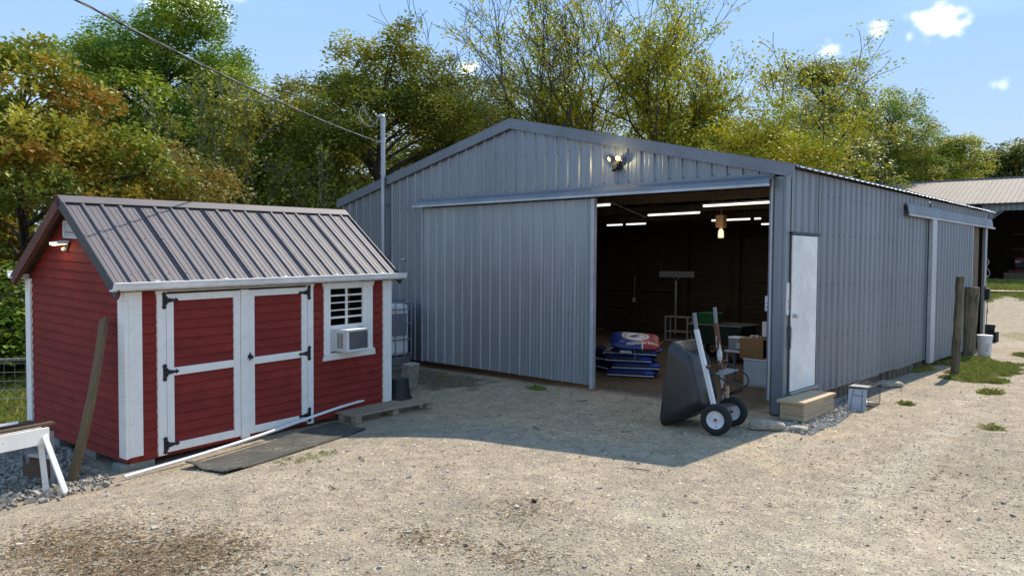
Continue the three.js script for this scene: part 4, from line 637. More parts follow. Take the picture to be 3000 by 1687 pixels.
  mesh('brace', [tube([V(-0.34, 0.24, 0.14), V(0.0, 0.19, 0.2)], 0.009, 8), tube([V(-0.34, 0.24, -0.14), V(-0.06, 0.19, -0.2)], 0.009, 8), box(0.1, 0.03, 0.5, -0.03, 0.28, -0.04)], M.darkGrey, w);
  mesh('leg', tube(curve([[-0.13, 0.77, 0.2], [0.1, 0.62, 0.16], [0.2, 0.57, 0.0], [0.21, 0.51, -0.06], [0.02, 0.42, -0.22], [-0.12, 0.36, -0.28]], 22), 0.010, 8), M.black, w);
  mesh('leg', tube(curve([[-0.16, 0.80, -0.28], [0.06, 0.7, -0.28], [0.17, 0.64, -0.27], [0.18, 0.55, -0.27], [0.02, 0.45, -0.28], [-0.12, 0.36, -0.28]], 22), 0.010, 8), M.black, w);
  mesh('leg_plate', hexa([[-0.14, 0.65, -0.02], [0.0, 0.66, -0.02], [0.06, 0.70, -0.26], [-0.1, 0.7, -0.26], [-0.14, 0.66, -0.02], [0.0, 0.67, -0.02], [0.06, 0.71, -0.26], [-0.1, 0.71, -0.26]]), M.midGrey, w);
  mesh('bolt', [cyl(0.008, 0.008, 0.06, 8).rotateZ(1.57).translate(-0.1, 0.78, 0.2), cyl(0.008, 0.008, 0.06, 8).rotateZ(1.57).translate(-0.13, 0.8, -0.28)], M.orangeWood, w);
  mesh('wedge', beam(V(-0.05, 0.36, -0.2), V(-0.05, 0.5, -0.2), 0.03, 0.03, V(0, 0, 1)), M.woodNew, w);
}
// ---------------------------------------------------------------- rocks
function rock(w, h, d, seed, flat = 1) { const g = new THREE.IcosahedronGeometry(0.5, 3), p = g.attributes.position; for (let i = 0; i < p.count; i++) { const x = p.getX(i), y = p.getY(i), z = p.getZ(i), l = 1 + 0.34 * (fbm(x * 3 + seed, y * 3 + z * 2.3, seed, 3) - 0.5) * 2 * 0.6; const f = (v) => Math.sign(v) * Math.min(Math.abs(v) * l, 0.40 + 0.05 * hash(Math.sign(v) * 3, seed, 4)); p.setXYZ(i, f(x) * w * 1.2, f(y) * h * 1.2 * flat, f(z) * d * 1.2); } g.computeVertexNormals(); return g; }
for (const [x, z, w, h, d, t, label] of [[0.17, 0.88, 0.4, 0.12, 0.2, 0.5, 'flat tan rock lying beside the wheelbarrow wheel'], [0.5, 0.72, 0.2, 0.07, 0.14, 0.3, 'small flat stone in front of the wooden step'], [0.2, -3.72, 0.4, 0.1, 0.3, 0.9, 'flat pale slab against the barn wall beyond the wire trap']]) { const y = ground(x, z); tag(Object.assign(mesh('rock', rock(w, h, d, w * 70), M.stone), {}), label, 'rock').position.set(x, y + h * 0.42, z); scene.children[scene.children.length - 1].rotation.y = t; }
// ---------------------------------------------------------------- wooden step and wire trap by the side door
{
  const s = thing('wooden_step', 'new wooden box step below the white side door', 'step', [0.0, 0, -0.2]);
  mesh('tread', rspan(0.02, 0.385, 0.235, 0.272, -0.60, 0.47, 0.006), M.woodNew, s);
  mesh('front_board', rspan(0.335, 0.372, 0.01, 0.234, -0.56, 0.455, 0.004), M.woodNewZ, s); mesh('side_board', rspan(0.05, 0.333, 0.02, 0.234, 0.40, 0.44, 0.004), M.woodNew, s); mesh('side_board', rspan(0.05, 0.333, 0.02, 0.234, -0.56, -0.52, 0.004), M.woodNew, s);
  s.position.y = -0.005;
}
{
  const t = thing('wire_trap', 'wire cage animal trap with white metal door by the barn wall', 'trap', [0.5, 0, -1.55], 0.06), L = 0.62, W = 0.27, H = 0.3, bars = [];
  const bar = (a, b, r = 0.0022) => tube([V(...a), V(...b)], r, 5);
  const side = (x) => { const o = []; for (let i = 0; i <= 12; i++) o.push(bar([x, 0.005, -L / 2 + i * L / 12], [x, H, -L / 2 + i * L / 12])); for (let i = 0; i <= 7; i++) o.push(bar([x, 0.005 + i * (H - 0.005) / 7, -L / 2], [x, 0.005 + i * (H - 0.005) / 7, L / 2])); return o; };
  mesh('side_mesh', side(W / 2), M.darkGrey, t); mesh('side_mesh', side(-W / 2), M.darkGrey, t);
  const flatm = (y) => { const o = []; for (let i = 0; i <= 12; i++) o.push(bar([-W / 2, y, -L / 2 + i * L / 12], [W / 2, y, -L / 2 + i * L / 12])); for (let i = 0; i <= 6; i++) o.push(bar([-W / 2 + i * W / 6, y, -L / 2], [-W / 2 + i * W / 6, y, L / 2])); return o; };
  mesh('top_mesh', flatm(H), M.darkGrey, t); mesh('floor_mesh', flatm(0.006), M.darkGrey, t); void bars;
  const fr = []; for (const z of [-L / 2, L / 2]) { for (const x of [-W / 2, W / 2]) fr.push(bar([x, 0, z], [x, H, z], 0.005)); fr.push(bar([-W / 2, H, z], [W / 2, H, z], 0.005), bar([-W / 2, 0.005, z], [W / 2, 0.005, z], 0.005)); } for (const x of [-W / 2, W / 2]) for (const y of [0.005, H]) fr.push(bar([x, y, -L / 2], [x, y, L / 2], 0.005)); mesh('frame', fr, M.darkGrey, t);
  const d = mesh('door', rbox(0.24, 0.3, 0.006, 0.002, 0, 0.14, 0, 1), M.lightGrey, t); d.position.set(0, 0.0, L / 2 + 0.075); d.rotation.x = -0.27;
  mesh('door_wire', [bar([-0.075, 0.01, 0.006], [-0.055, 0.28, 0.006], 0.003), bar([0.075, 0.01, 0.006], [0.06, 0.28, 0.006], 0.003), bar([-0.06, 0.2, 0.006], [0.06, 0.2, 0.006], 0.003)], M.darkGrey, d);
  mesh('top_plate', rbox(0.24, 0.006, 0.2, 0.002, 0, H + 0.008, L / 2 - 0.12, 1), M.midGrey, t); mesh('handle', tube(curve([[-0.05, H, -0.05], [-0.05, H + 0.04, -0.05], [0.05, H + 0.04, -0.05], [0.05, H, -0.05]], 14), 0.005, 6), M.darkGrey, t); mesh('trip_pan', rbox(0.2, 0.004, 0.12, 0.001, 0, 0.05, -0.1, 1), M.galv, t);
}
// ---------------------------------------------------------------- posts, bucket and bits at the far right corner
function roundPost(name, label, [x, z], r0, r1, h, lx, lz, seed, wire) {
  const o = thing(name, label, 'post', [x, ground(x, z) - 0.1, z]), pts = [], rr = []; for (let i = 0; i <= 10; i++) { const t = i / 10; pts.push(V(lx * t + 0.008 * Math.sin(i * 2.1 + seed), h * t + 0.1 * t, lz * t + 0.008 * Math.cos(i * 1.7 + seed))); rr.push(mix(r0, r1, t) * (1 + 0.05 * (hash(i, seed, 2) - 0.5))); }
  mesh('shaft', tube(pts, rr, 22), M.postWood, o); const top = pts[10]; mesh('end_grain', cyl(rr[10] * 0.97, rr[10] * 0.93, 0.012, 22, top.x, top.y + 0.004, top.z), M.woodOld, o); if (wire) mesh('wire_hook', tube(curve(wire, 16), 0.006, 6), M.darkGreen, o); return o;
}
roundPost('fence_post', 'slim weathered round post leaning slightly, standing alone', [0.6, -6.14], 0.075, 0.068, 1.77, 0.05, 0, 4);
roundPost('corner_post', 'thick weathered round post beside the slim leaning post', [0.11, -9.2], 0.16, 0.175, 1.5, 0.07, 0, 8, [[0.14, 1.36, 0.16], [0.2, 1.35, 0.18], [0.24, 1.28, 0.17], [0.2, 1.2, 0.17]]);
{ const o = thing('bucket', 'white plastic bucket with black print behind the thick post', 'bucket', [0.36, ground(0.3, -9.75), -9.75]); mesh('body', new THREE.LatheGeometry([[0.001, 0.005], [0.13, 0.0], [0.145, 0.36], [0.15, 0.37], [0.15, 0.4], [0.155, 0.405], [0.155, 0.44], [0.14, 0.44], [0.125, 0.02], [0.001, 0.02]].map((p) => new THREE.Vector2(...p)), 28), M.whitePlastic, o); mesh('lid', cyl(0.158, 0.155, 0.03, 28, 0, 0.445, 0), M.whitePlastic, o);
  const c = document.createElement('canvas'); c.width = 128; c.height = 192; const k = c.getContext('2d'); k.fillStyle = '#e6e4de'; k.fillRect(0, 0, 128, 192); k.strokeStyle = k.fillStyle = '#30333a'; k.lineWidth = 7; k.beginPath(); k.ellipse(64, 70, 40, 52, 0, 0, 7); k.stroke(); k.lineWidth = 5; k.beginPath(); k.ellipse(64, 70, 18, 30, 0.5, 0, 7); k.stroke(); for (let i = 0; i < 3; i++) k.fillRect(24, 138 + i * 16, 80 - i * 14, 8);
  const t = new THREE.CanvasTexture(c); t.colorSpace = THREE.SRGBColorSpace; const m = std('bucketPrint', [0.8, 0.8, 0.78], { map: t, roughness: 0.5 }); const lg = new THREE.CylinderGeometry(0.1445, 0.138, 0.2, 16, 1, true, 0.15, 0.85); lg.translate(0, 0.2, 0); lg.userData.keepUV = true; mesh('print', lg, m, o); }
{ const o = thing('rubber_tub', 'black rubber feed pan and block at the barn end', 'tub', [-0.2, ground(-0.2, -13), -13]); mesh('block', rbox(0.3, 0.26, 0.3, 0.02, 0.06, 0.13, 0), M.blackRubber, o); mesh('pan', new THREE.LatheGeometry([[0.001, 0.28], [0.13, 0.28], [0.17, 0.42], [0.18, 0.42], [0.15, 0.26], [0.001, 0.26]].map((p) => new THREE.Vector2(...p)), 22).translate(-0.02, 0, 0), M.blackRubber, o); }
{ const o = thing('electric_box', 'black electric box with hanging cord on barn end corner', 'electric box', [0.03, 1.18, -11.33]); mesh('case', rbox(0.1, 0.26, 0.16, 0.012, 0.05, 0.13, 0), M.black, o); mesh('bracket', rbox(0.03, 0.34, 0.2, 0.006, -0.01, 0.14, 0, 1), M.woodBrown, o); mesh('cord', tube(curve([[0.05, 0, 0], [0.06, -0.2, 0.03], [0.05, -0.45, 0.02], [0.06, -0.9, 0.03]], 14), 0.008, 6), M.black, o); mesh('red_tag', box(0.02, 0.1, 0.05, 0.06, -0.28, 0.03), M.redPaint, o); }
{ const o = thing('cable_loop', 'loose cable loop hanging on the barn end flashing', 'cable', [0.04, 1.9, -11.3]); mesh('cable', tube(curve([[0, 0.25, 0], [0.06, 0.15, 0.02], [0.02, 0.05, 0.05], [0.09, -0.1, 0.03], [0.05, -0.2, 0.06], [0.01, -0.12, 0.02]], 26), 0.007, 6), M.lightGrey, o); }
{ const o = thing('plywood_sheet', 'pale plywood sheet lying on the far grass', 'plywood', [-2.3, ground(-2.3, -26.3), -26.3], 0.4); mesh('sheet', rbox(2.2, 0.03, 1.2, 0.004, 0, 0.1, 0, 1), M.woodNew, o); mesh('batten', [box(0.09, 0.09, 1.1, -0.8, 0.045, 0), box(0.09, 0.09, 1.1, 0.8, 0.045, 0)], M.woodOld, o); }
// ---------------------------------------------------------------- beside the shed: tote tank, pallet, tub, mat, pipe
{
  const t = thing('tank_tote', 'white caged water tote tank between red shed and barn', 'tank', [-7.6, 0.1, 0.62]);
  mesh('bottle', rbox(0.98, 0.98, 0.72, 0.1, 0, 0.62, 0, 4), M.tote, t); mesh('water', rbox(0.94, 0.36, 0.68, 0.06, 0, 0.33, 0, 2), M.midGrey, t);
  mesh('label_plate', [rbox(0.8, 0.46, 0.004, 0.002, -0.03, 0.72, 0.39, 1), rbox(0.004, 0.4, 0.5, 0.002, 0.524, 0.72, 0, 1)], M.midGrey, t);
  for (const y of [0.16, 0.44, 0.72, 1.0, 1.12]) for (const z of [-0.375, 0.375]) mesh('cage_bar', tube([V(-0.51, y, z), V(0.51, y, z)], 0.011, 8), M.galv, t);
  for (const y of [0.16, 0.44, 0.72, 1.0, 1.12]) for (const x of [-0.51, 0.51]) mesh('cage_bar', tube([V(x, y, -0.375), V(x, y, 0.375)], 0.011, 8), M.galv, t);
  for (const x of [-0.51, -0.3, -0.1, 0.1, 0.3, 0.51]) for (const z of [-0.375, 0.375]) mesh('cage_upright', tube([V(x, 0.1, z), V(x, 1.13, z)], 0.011, 8), M.galv, t);
  for (const z of [-0.2, 0, 0.2]) for (const x of [-0.51, 0.51]) mesh('cage_upright', tube([V(x, 0.1, z), V(x, 1.13, z)], 0.011, 8), M.galv, t);
  for (const x of [-0.45, 0, 0.45]) mesh('foot', box(0.1, 0.12, 0.72, x, 0.03, 0), M.galv, t); mesh('base_deck', box(1.04, 0.025, 0.78, 0, 0.105, 0), M.galv, t);
  mesh('lid', cyl(0.1, 0.1, 0.05, 20, 0, 1.13, 0), M.black, t); mesh('top_bar', [box(1.06, 0.02, 0.03, 0, 1.15, 0.2), box(1.06, 0.02, 0.03, 0, 1.15, -0.2)], M.darkGrey, t);
  mesh('valve', [cyl(0.03, 0.03, 0.1, 12).rotateX(Math.PI / 2).translate(-0.05, 0.16, 0.42), cyl(0.045, 0.045, 0.03, 14).rotateX(Math.PI / 2).translate(-0.05, 0.16, 0.47), box(0.1, 0.02, 0.02, -0.02, 0.22, 0.44)], M.whitePlastic, t);
  const y0 = ground(-6.9, 0.6); for (const [x, n] of [[-7.98, 'left'], [-7.22, 'right']]) tag(mesh('support_block', rbox(0.19, 0.2, 0.6, 0.008).translate(x, 0.0, 0.62), M.concrete), 'concrete block under the ' + n + ' side of the tote tank', 'block');
  void y0;
}
tag(mesh('leaning_block', (() => { const g = rbox(0.16, 0.42, 0.32, 0.01); g.rotateZ(-0.12).rotateY(0.4).translate(-5.72, -0.12 + 0.22, 1.45); return g; })(), M.stone), 'tan concrete block standing behind the black tub', 'block');
{
  const p = thing('pallet', 'weathered wooden pallet lying at the right end of shed', 'pallet', [-4.66, ground(-4.6, 2.9), 2.9], 93.5 * R);
  // local x along its length (away from the viewer), z towards the viewer's right
  for (const [z, w] of [[0.27, 0.085], [0.12, 0.085], [-0.02, 0.085], [-0.16, 0.085], [-0.3, 0.1]]) mesh('deck_board', rspan(-0.72, 0.72, 0.105, 0.125, z - w / 2, z + w / 2, 0.003), M.woodPallet, p);
  for (const x of [-0.67, 0, 0.67]) { mesh('cross_board', rspan(x - 0.05, x + 0.05, 0.087, 0.104, -0.34, 0.31, 0.003), M.woodPallet, p); for (const z of [-0.28, 0.0, 0.26]) mesh('block', rspan(x - 0.05, x + 0.05, 0.02, 0.086, z - 0.055, z + 0.055, 0.004), M.woodPallet, p); }
  for (const z of [-0.28, 0, 0.26]) mesh('runner', rspan(-0.72, 0.72, 0.0, 0.019, z - 0.05, z + 0.05, 0.003), M.woodPallet, p);
  const t = thing('black_tub', 'black rubber tub standing upside down on the wooden pallet', 'tub', [-4.93, ground(-4.9, 2.3) + 0.126, 2.33]);
  mesh('body', new THREE.LatheGeometry([[0.001, 0.31], [0.12, 0.31], [0.132, 0.295], [0.168, 0.03], [0.182, 0.028], [0.186, 0.0], [0.176, 0.0], [0.16, 0.025], [0.126, 0.285], [0.001, 0.295]].map((q) => new THREE.Vector2(...q)), 30), M.blackPlastic, t); mesh('rim_band', new THREE.TorusGeometry(0.184, 0.007, 8, 30).rotateX(Math.PI / 2).translate(0, 0.012, 0), M.blackPlastic, t);
}
{ // rubber mat: follows the ground, with a lifted torn corner
  const A = [-3.96, 6.09], B = [-2.88, 6.2], C = [-3.92, 3.74], D = [-4.62, 3.7], n = 40, m = 16, pos = [], idx = [], uv = [];
  const P = (u, v) => { const x = mix(mix(A[0], B[0], v), mix(D[0], C[0], v), u), z = mix(mix(A[1], B[1], v), mix(D[1], C[1], v), u), e = 0.03 * (fbm(u * 9, v * 5, 5, 3) - 0.5); return [x + e, z + e]; };
  for (let k = 0; k < 2; k++) for (let i = 0; i <= n; i++) for (let j = 0; j <= m; j++) { const u = i / n, v = j / m, [x, z] = P(u, v), lift = 0.05 * S(0.10 - u, 0, 0.1) * S(0.45 - v, 0, 0.4) + 0.018 * fbm(u * 7, v * 4, 81, 2) + 0.03 * S(v, 0.9, 1) * S(0.2 - u, 0, 0.2); pos.push(x, ground(x, z) + 0.004 + (k ? 0 : 0.012) + lift, z); uv.push(x, z); }
  const id = (k, i, j) => k * (n + 1) * (m + 1) + i * (m + 1) + j;
  for (let i = 0; i < n; i++) for (let j = 0; j < m; j++) { idx.push(id(0, i, j), id(0, i, j + 1), id(0, i + 1, j), id(0, i + 1, j), id(0, i, j + 1), id(0, i + 1, j + 1)); idx.push(id(1, i, j), id(1, i + 1, j), id(1, i, j + 1), id(1, i + 1, j), id(1, i + 1, j + 1), id(1, i, j + 1)); }
  for (let i = 0; i < n; i++) for (const j of [0, m]) idx.push(id(0, i, j), id(0, i + 1, j), id(1, i, j), id(1, i, j), id(0, i + 1, j), id(1, i + 1, j)); for (let j = 0; j < m; j++) for (const i of [0, n]) idx.push(id(0, i, j), id(1, i, j), id(0, i, j + 1), id(0, i, j + 1), id(1, i, j), id(1, i, j + 1));
  const g = new THREE.BufferGeometry(); g.setAttribute('position', new THREE.Float32BufferAttribute(pos, 3)); g.setAttribute('uv', new THREE.Float32BufferAttribute(uv, 2)); g.setIndex(idx); g.computeVertexNormals(); g.userData.keepUV = true;
  const dust = tex(512, 2.1, (x, y) => { const a = fbm(x * 9, y * 9, 21, 5, 9, 9), b = S(fbm(x * 160, y * 60, 25, 2, 160, 60), 0.55, 0.8) * S(fbm(x * 7, y * 7, 28, 4, 7, 7), 0.42, 0.7); return [0.21 + 0.11 * a + 0.24 * b, 0.20 + 0.105 * a + 0.23 * b, 0.175 + 0.09 * a + 0.2 * b]; });
  tag(mesh('rubber_mat', g, std('matRubber', [1, 1, 1], { map: dust, roughness: 0.85, bumpMap: T.grime, bumpScale: 0.006 })), 'long dusty black rubber mat in front of shed doors', 'mat');
}
tag(mesh('white_pipe', tube(curve([[-3.99, -0.2, 6.71], [-4.24, -0.17, 5.7], [-4.42, -0.12, 4.9], [-4.68, 0.0, 3.6], [-4.86, 0.02, 2.9]], 30), 0.019, 12), M.whiteGutter), 'long white plastic pipe lying in front of shed doors', 'pipe');
{ // warped plank leaning on the gable
  const a = V(-4.36, -0.26, 7.08), b = V(-4.66, 1.36, 6.63), pts = [0, 0.25, 0.5, 0.75, 1].map((t) => a.clone().lerp(b, t).add(V(0.085 * Math.sin(t * Math.PI), 0, 0.0))), g = [];
  for (let i = 0; i < 4; i++) g.push(beam(pts[i].clone().lerp(pts[i + 1], -0.01), pts[i + 1], 0.135, 0.036, V(0.12, 0, 1)));
  tag(mesh('leaning_plank', g, M.woodOlive), 'long brown warped plank leaning against the shed gable', 'plank');
}
{ // sawhorse table with boards
  const y = ground(-4, 7.4), s = thing('sawhorse', 'white painted sawhorse with splayed legs at the left edge', 'sawhorse', [-4.1, y, 7.36], 0); const dir = V(-0.35, 0, 0.66).normalize(); void dir;
  const e1 = V(0, 0.6, 0), e2 = V(0.27, 0.6, 1.05), perp = V(0.95, 0, -0.25);
  mesh('beam', beam(e1.clone().add(V(0, -0.05, 0)), e2.clone().add(V(0, -0.05, 0)), 0.03, 0.15), M.white, s); mesh('beam', beam(V(-0.1, 0.55, 0.03), V(0.17, 0.55, 1.08), 0.03, 0.13), M.white, s);
  const leg = (t, dx, dz, fx, fz) => mesh('leg', beam(V(fx, 0, fz), V(e1.x + (e2.x - e1.x) * t + dx, 0.56, e1.z + (e2.z - e1.z) * t + dz), 0.03, 0.046, V(0, 0, 1)), M.white, s);
  leg(0.04, 0.0, 0.0, 0.33, -0.05); leg(0.04, -0.06, 0.02, -0.02, 0.02); leg(0.92, 0.0, 0.0, 0.58, 0.95); leg(0.92, -0.06, 0, -0.1, 1.0);
  const bd = (o, x, z, L, w, h, m, lab, cat, t) => { const g = beam(V(x, 0, z), V(x + 0.265 * L, 0, z + 0.97 * L), w, h); return tag(mesh(o, g, m), lab, cat); };
  bd('loose_board', -4.17, 7.3, 1.2, 0.07, 0.026, M.woodBrown, 'dark weathered board lying on top of the sawhorse', 'board').position.y = y + 0.65;
  bd('loose_board', -4.34, 7.42, 1.2, 0.1, 0.03, M.woodBrown, 'second dark board behind, on the sawhorse under white strip', 'board').position.y = y + 0.65;
  bd('white_strip', -4.24, 7.58, 1.0, 0.03, 0.02, M.whiteGutter, 'narrow white strip lying across the sawhorse boards', 'strip').position.y = y + 0.684;
}
{ // grey trestle behind it
  const y = ground(-4.5, 7.35), s = thing('trestle', 'grey metal trestle with dark board behind the sawhorse legs', 'trestle', [-4.48, y, 7.35]);
  mesh('leg', beam(V(-0.04, 0, 0.06), V(-0.06, 0.56, 0.06), 0.04, 0.04, V(0, 0, 1)), M.midGrey, s); mesh('leg', beam(V(0.12, 0, -0.1), V(0.1, 0.56, -0.1), 0.04, 0.04, V(0, 0, 1)), M.midGrey, s); mesh('bar', beam(V(-0.05, 0.33, 0.06), V(0.11, 0.30, -0.1), 0.04, 0.03), M.lightGrey, s); mesh('hanging_board', hexa([[-0.03, 0.14, 0.1], [0.12, 0.1, -0.08], [0.13, 0.1, -0.06], [-0.01, 0.14, 0.12], [-0.1, 0.31, 0.08], [0.11, 0.27, -0.1], [0.12, 0.27, -0.08], [-0.08, 0.31, 0.1]]), M.woodBrown, s);
}
tag(mesh('ground_plank', beam(V(-4.35, ground(-4.4, 6.8) + 0.02, 6.82), V(-4.85, ground(-4.9, 6.9) + 0.03, 6.92), 0.07, 0.03), M.woodOld), 'old plank end lying under the shed corner', 'plank');
{ // wire fence behind the shed
  const f = thing('wire_fence', 'sagging wire mesh fence with pale rail left of shed', 'fence', [-8.9, ground(-8.9, 6.4), 6.4], 0);
  const a = V(-3.2, 0, 3.3), b = V(2.4, 0, -3.2), P = (t, y) => a.clone().lerp(b, t).add(V(0, y, 0));
  for (const y of [0.06, 0.2, 0.33, 0.46, 0.59, 0.72]) mesh('wire', tube(Array.from({ length: 19 }, (_, i) => P(i / 18, y - 0.02 * Math.sin(i / 18 * Math.PI * 3) ** 2)), 0.004, 5), M.galv, f);
  for (let i = 1; i < 58; i++) mesh('mesh_wire', tube([P(i / 58, 0.05), P(i / 58, 0.72)], 0.0022, 4), M.galv, f);
  mesh('top_rail', tube(Array.from({ length: 15 }, (_, i) => P(i / 14, 0.78 - 0.03 * Math.sin(i / 14 * Math.PI * 3) ** 2 + 0.006 * hash(i, 2, 2))), 0.026, 9), M.barkPale, f);
  for (const t of [0.04, 0.36, 0.68, 0.98]) mesh('fence_stake', span(-0.02, 0.02, 0, 0.85, -0.02, 0.02).translate(P(t, 0).x, 0, P(t, 0).z), M.darkGreen, f);
}
// ---------------------------------------------------------------- the far open barn
{
  const b = thing('far_barn', 'distant open-fronted barn with tan metal roof behind metal barn', 'barn', [-4.3, 1.22, -33.7], 0.07), sheet = 0.9144;
  const X0 = -9, X1 = 9.2;
  for (let x = X0; x < X1; x += sheet) { const c = x + sheet; if (c < -0.3) mesh('siding_panel', ribbed(x, c - 0.002, 0, 3.7, {}), M.siding, b); else mesh('siding_panel', ribbed(Math.max(x, -0.3), c - 0.002, (v) => 2.6 + 0.75 * S(v, -0.3, 0.55), 3.7, {}), M.siding, b); }
  mesh('brace_trim', beam(V(-0.3, 2.58, 0.03), V(0.6, 3.35, 0.03), 0.06, 0.05), M.trimMetal, b);
  for (let x = X0; x < X1; x += sheet) { const g = ribbed(x, x + sheet - 0.002, 0, 6.0, {}); orient(g, new THREE.Matrix4().set(1, 0, 0, 0, 0, 0, 1, 0, 0, -1, 0, 0, 0, 0, 0, 1)); g.rotateX(0.285); g.translate(0, 3.7, 0.25); g.userData.keepUV = true; mesh('roof_panel', g, M.roofTan, b); }
  for (let x = X0; x < X1; x += sheet * 2) { const g = ribbed(x, x + sheet * 2 - 0.002, 0, 6.0, {}); orient(g, new THREE.Matrix4().set(1, 0, 0, 0, 0, 0, 1, 0, 0, -1, 0, 0, 0, 0, 0, 1)); g.rotateX(-0.285); g.translate(0, 5.385, -5.5); g.userData.keepUV = true; mesh('roof_panel', g, M.roofTan, b); }
  mesh('ridge_cap', span(X0, X1, 5.36, 5.43, -5.65, -5.35), M.trimMetal, b); mesh('eave_trim', span(X0, X1, 3.64, 3.7, 0.24, 0.27), M.darkGrey, b);
  mesh('back_wall', span(X0, X1, 0, 3.8, -11.2, -11.1), M.woodDark, b); for (const x of [X0, X1 - 0.1]) mesh('end_wall', prism([[0.05, 0], [11.1, 0], [11.1, 3.65], [5.6, 5.25], [0.05, 3.65]], 0.1).rotateY(Math.PI / 2).translate(x, 0, 0), M.siding, b);
  for (const x of [-0.4, 4.2, 8.6]) mesh('post', span(x - 0.09, x + 0.09, 0, 3.7, -0.25, -0.07), M.woodDarkY, b);
  for (let i = 0; i < 5; i++) mesh('stall_board', rspan(0.55, 4.2, 0.02 + i * 0.075, 0.09 + i * 0.075, -1.35, -1.3, 0.004), M.woodOld, b);
  for (const y of [1.6, 2.4]) mesh('shelf', span(0.3, 4, y, y + 0.08, -7, -6.6), M.woodOld, b);
}
{
  const t = thing('tractor', 'small red tractor with pale headlamps inside the distant barn', 'tractor', [-3.55, 1.25, -38], 0.1);
  mesh('hood', [rbox(0.75, 0.55, 1.5, 0.08, 0.05, 0.85, -0.2)], M.redPaint, t); mesh('grille', rbox(0.5, 0.3, 0.05, 0.02, 0.05, 0.72, 0.56), M.black, t); for (const x of [-0.18, 0.28]) mesh('headlamp', rbox(0.26, 0.1, 0.04, 0.02, x, 0.9, 0.57), M.lightGrey, t); mesh('bumper', rbox(1.3, 0.1, 0.12, 0.03, 0.05, 0.42, 0.66), M.redPaint, t);
  for (const x of [-0.5, 0.6]) { mesh('front_wheel', new THREE.TorusGeometry(0.22, 0.09, 10, 20).rotateY(Math.PI / 2).translate(x, 0.31, 0.3), M.blackRubber, t); mesh('rear_wheel', new THREE.TorusGeometry(0.45, 0.15, 10, 24).rotateY(Math.PI / 2).translate(x * 1.25, 0.6, -1.4), M.blackRubber, t); } mesh('seat', [rbox(0.5, 0.12, 0.5, 0.04, 0.05, 1.0, -1.5), rbox(0.5, 0.5, 0.1, 0.04, 0.05, 1.25, -1.75)], M.black, t); mesh('chassis', box(0.4, 0.3, 2, 0.05, 0.5, -0.7), M.darkGrey, t); mesh('steering_wheel', new THREE.TorusGeometry(0.17, 0.018, 8, 20).rotateX(1.1).translate(0.05, 1.3, -1.1), M.black, t);
}
// ---------------------------------------------------------------- trees
const leafMat = (name, rgb, tr = 0.52, rough = 0.55) => { const m = new THREE.MeshPhysicalMaterial({ transmission: tr, thickness: 0, roughness: rough, specularIntensity: 0.3, side: THREE.DoubleSide }); m.color.setRGB(...rgb); m.name = name; return m; };
M.leaf = leafMat('leaf', [1, 1, 1]);
function clumpGeo(n, Rr, L, seed, droop = 0.35) { // a spray of separate folded leaves
  const r = rng(seed), pos = [];
  for (let i = 0; i < n; i++) {
    const c = V(r() * 2 - 1, r() * 2 - 1, r() * 2 - 1).normalize().multiplyScalar(Rr * Math.cbrt(0.1 + 0.9 * r()));
    const d = V(r() * 2 - 1, (r() - 0.5) * 1.2 - droop, r() * 2 - 1).normalize(), up = V(r() - 0.5, 0.8 + r(), r() - 0.5).normalize(), s = d.clone().cross(up).normalize(), u = s.clone().cross(d), l = L * (0.65 + 0.7 * r()), w = l * (0.3 + 0.12 * r());
    const b = c, tip = c.clone().addScaledVector(d, l).addScaledVector(u, -0.1 * l), m1 = c.clone().addScaledVector(d, l * 0.45).addScaledVector(s, w).addScaledVector(u, 0.12 * l), m2 = c.clone().addScaledVector(d, l * 0.45).addScaledVector(s, -w).addScaledVector(u, 0.12 * l);
    pos.push(b.x, b.y, b.z, m1.x, m1.y, m1.z, tip.x, tip.y, tip.z, b.x, b.y, b.z, tip.x, tip.y, tip.z, m2.x, m2.y, m2.z);
  }
  const g = new THREE.BufferGeometry(); g.setAttribute('position', new THREE.Float32BufferAttribute(pos, 3)); g.computeVertexNormals(); return g;
}
function leaves(list, geo, parent, name = 'crown') { // list of [position, scale, colour]
  const im = new THREE.InstancedMesh(geo, M.leaf, list.length), r = rng(list.length), q = new THREE.Quaternion(), m = new THREE.Matrix4(), c = new THREE.Color();
  list.forEach(([p, s, col], i) => { q.setFromEuler(new THREE.Euler((r() - 0.5) * 0.8, r() * 6.283, (r() - 0.5) * 0.8)); m.compose(p, q, V(s * 1.15, s * 0.7, s * 1.15)); im.setMatrixAt(i, m); im.setColorAt(i, c.setRGB(...col)); });
  im.name = name; im.castShadow = im.receiveShadow = true; im.userData.kind = 'stuff'; parent.add(im); return im;
}
const CL = [0, 1, 2].map((i) => clumpGeo(26, 0.32, 0.115, 100 + i)), CLs = [0, 1].map((i) => clumpGeo(26, 0.36, 0.095, 110 + i)), CLb = [0, 1].map((i) => clumpGeo(22, 0.30, 0.12, 120 + i, 0.6)), CLt = [0, 1].map((i) => clumpGeo(10, 0.24, 0.095, 130 + i, 0.5)), CLf = [0, 1].map((i) => clumpGeo(34, 0.75, 0.24, 140 + i));
const tone = (cols, r, k = 0.25) => { const c = cols[Math.floor(r() * cols.length)], f = 1 - k / 2 + k * r(); return [c[0] * f * (0.92 + 0.16 * r()), c[1] * f, c[2] * f]; };
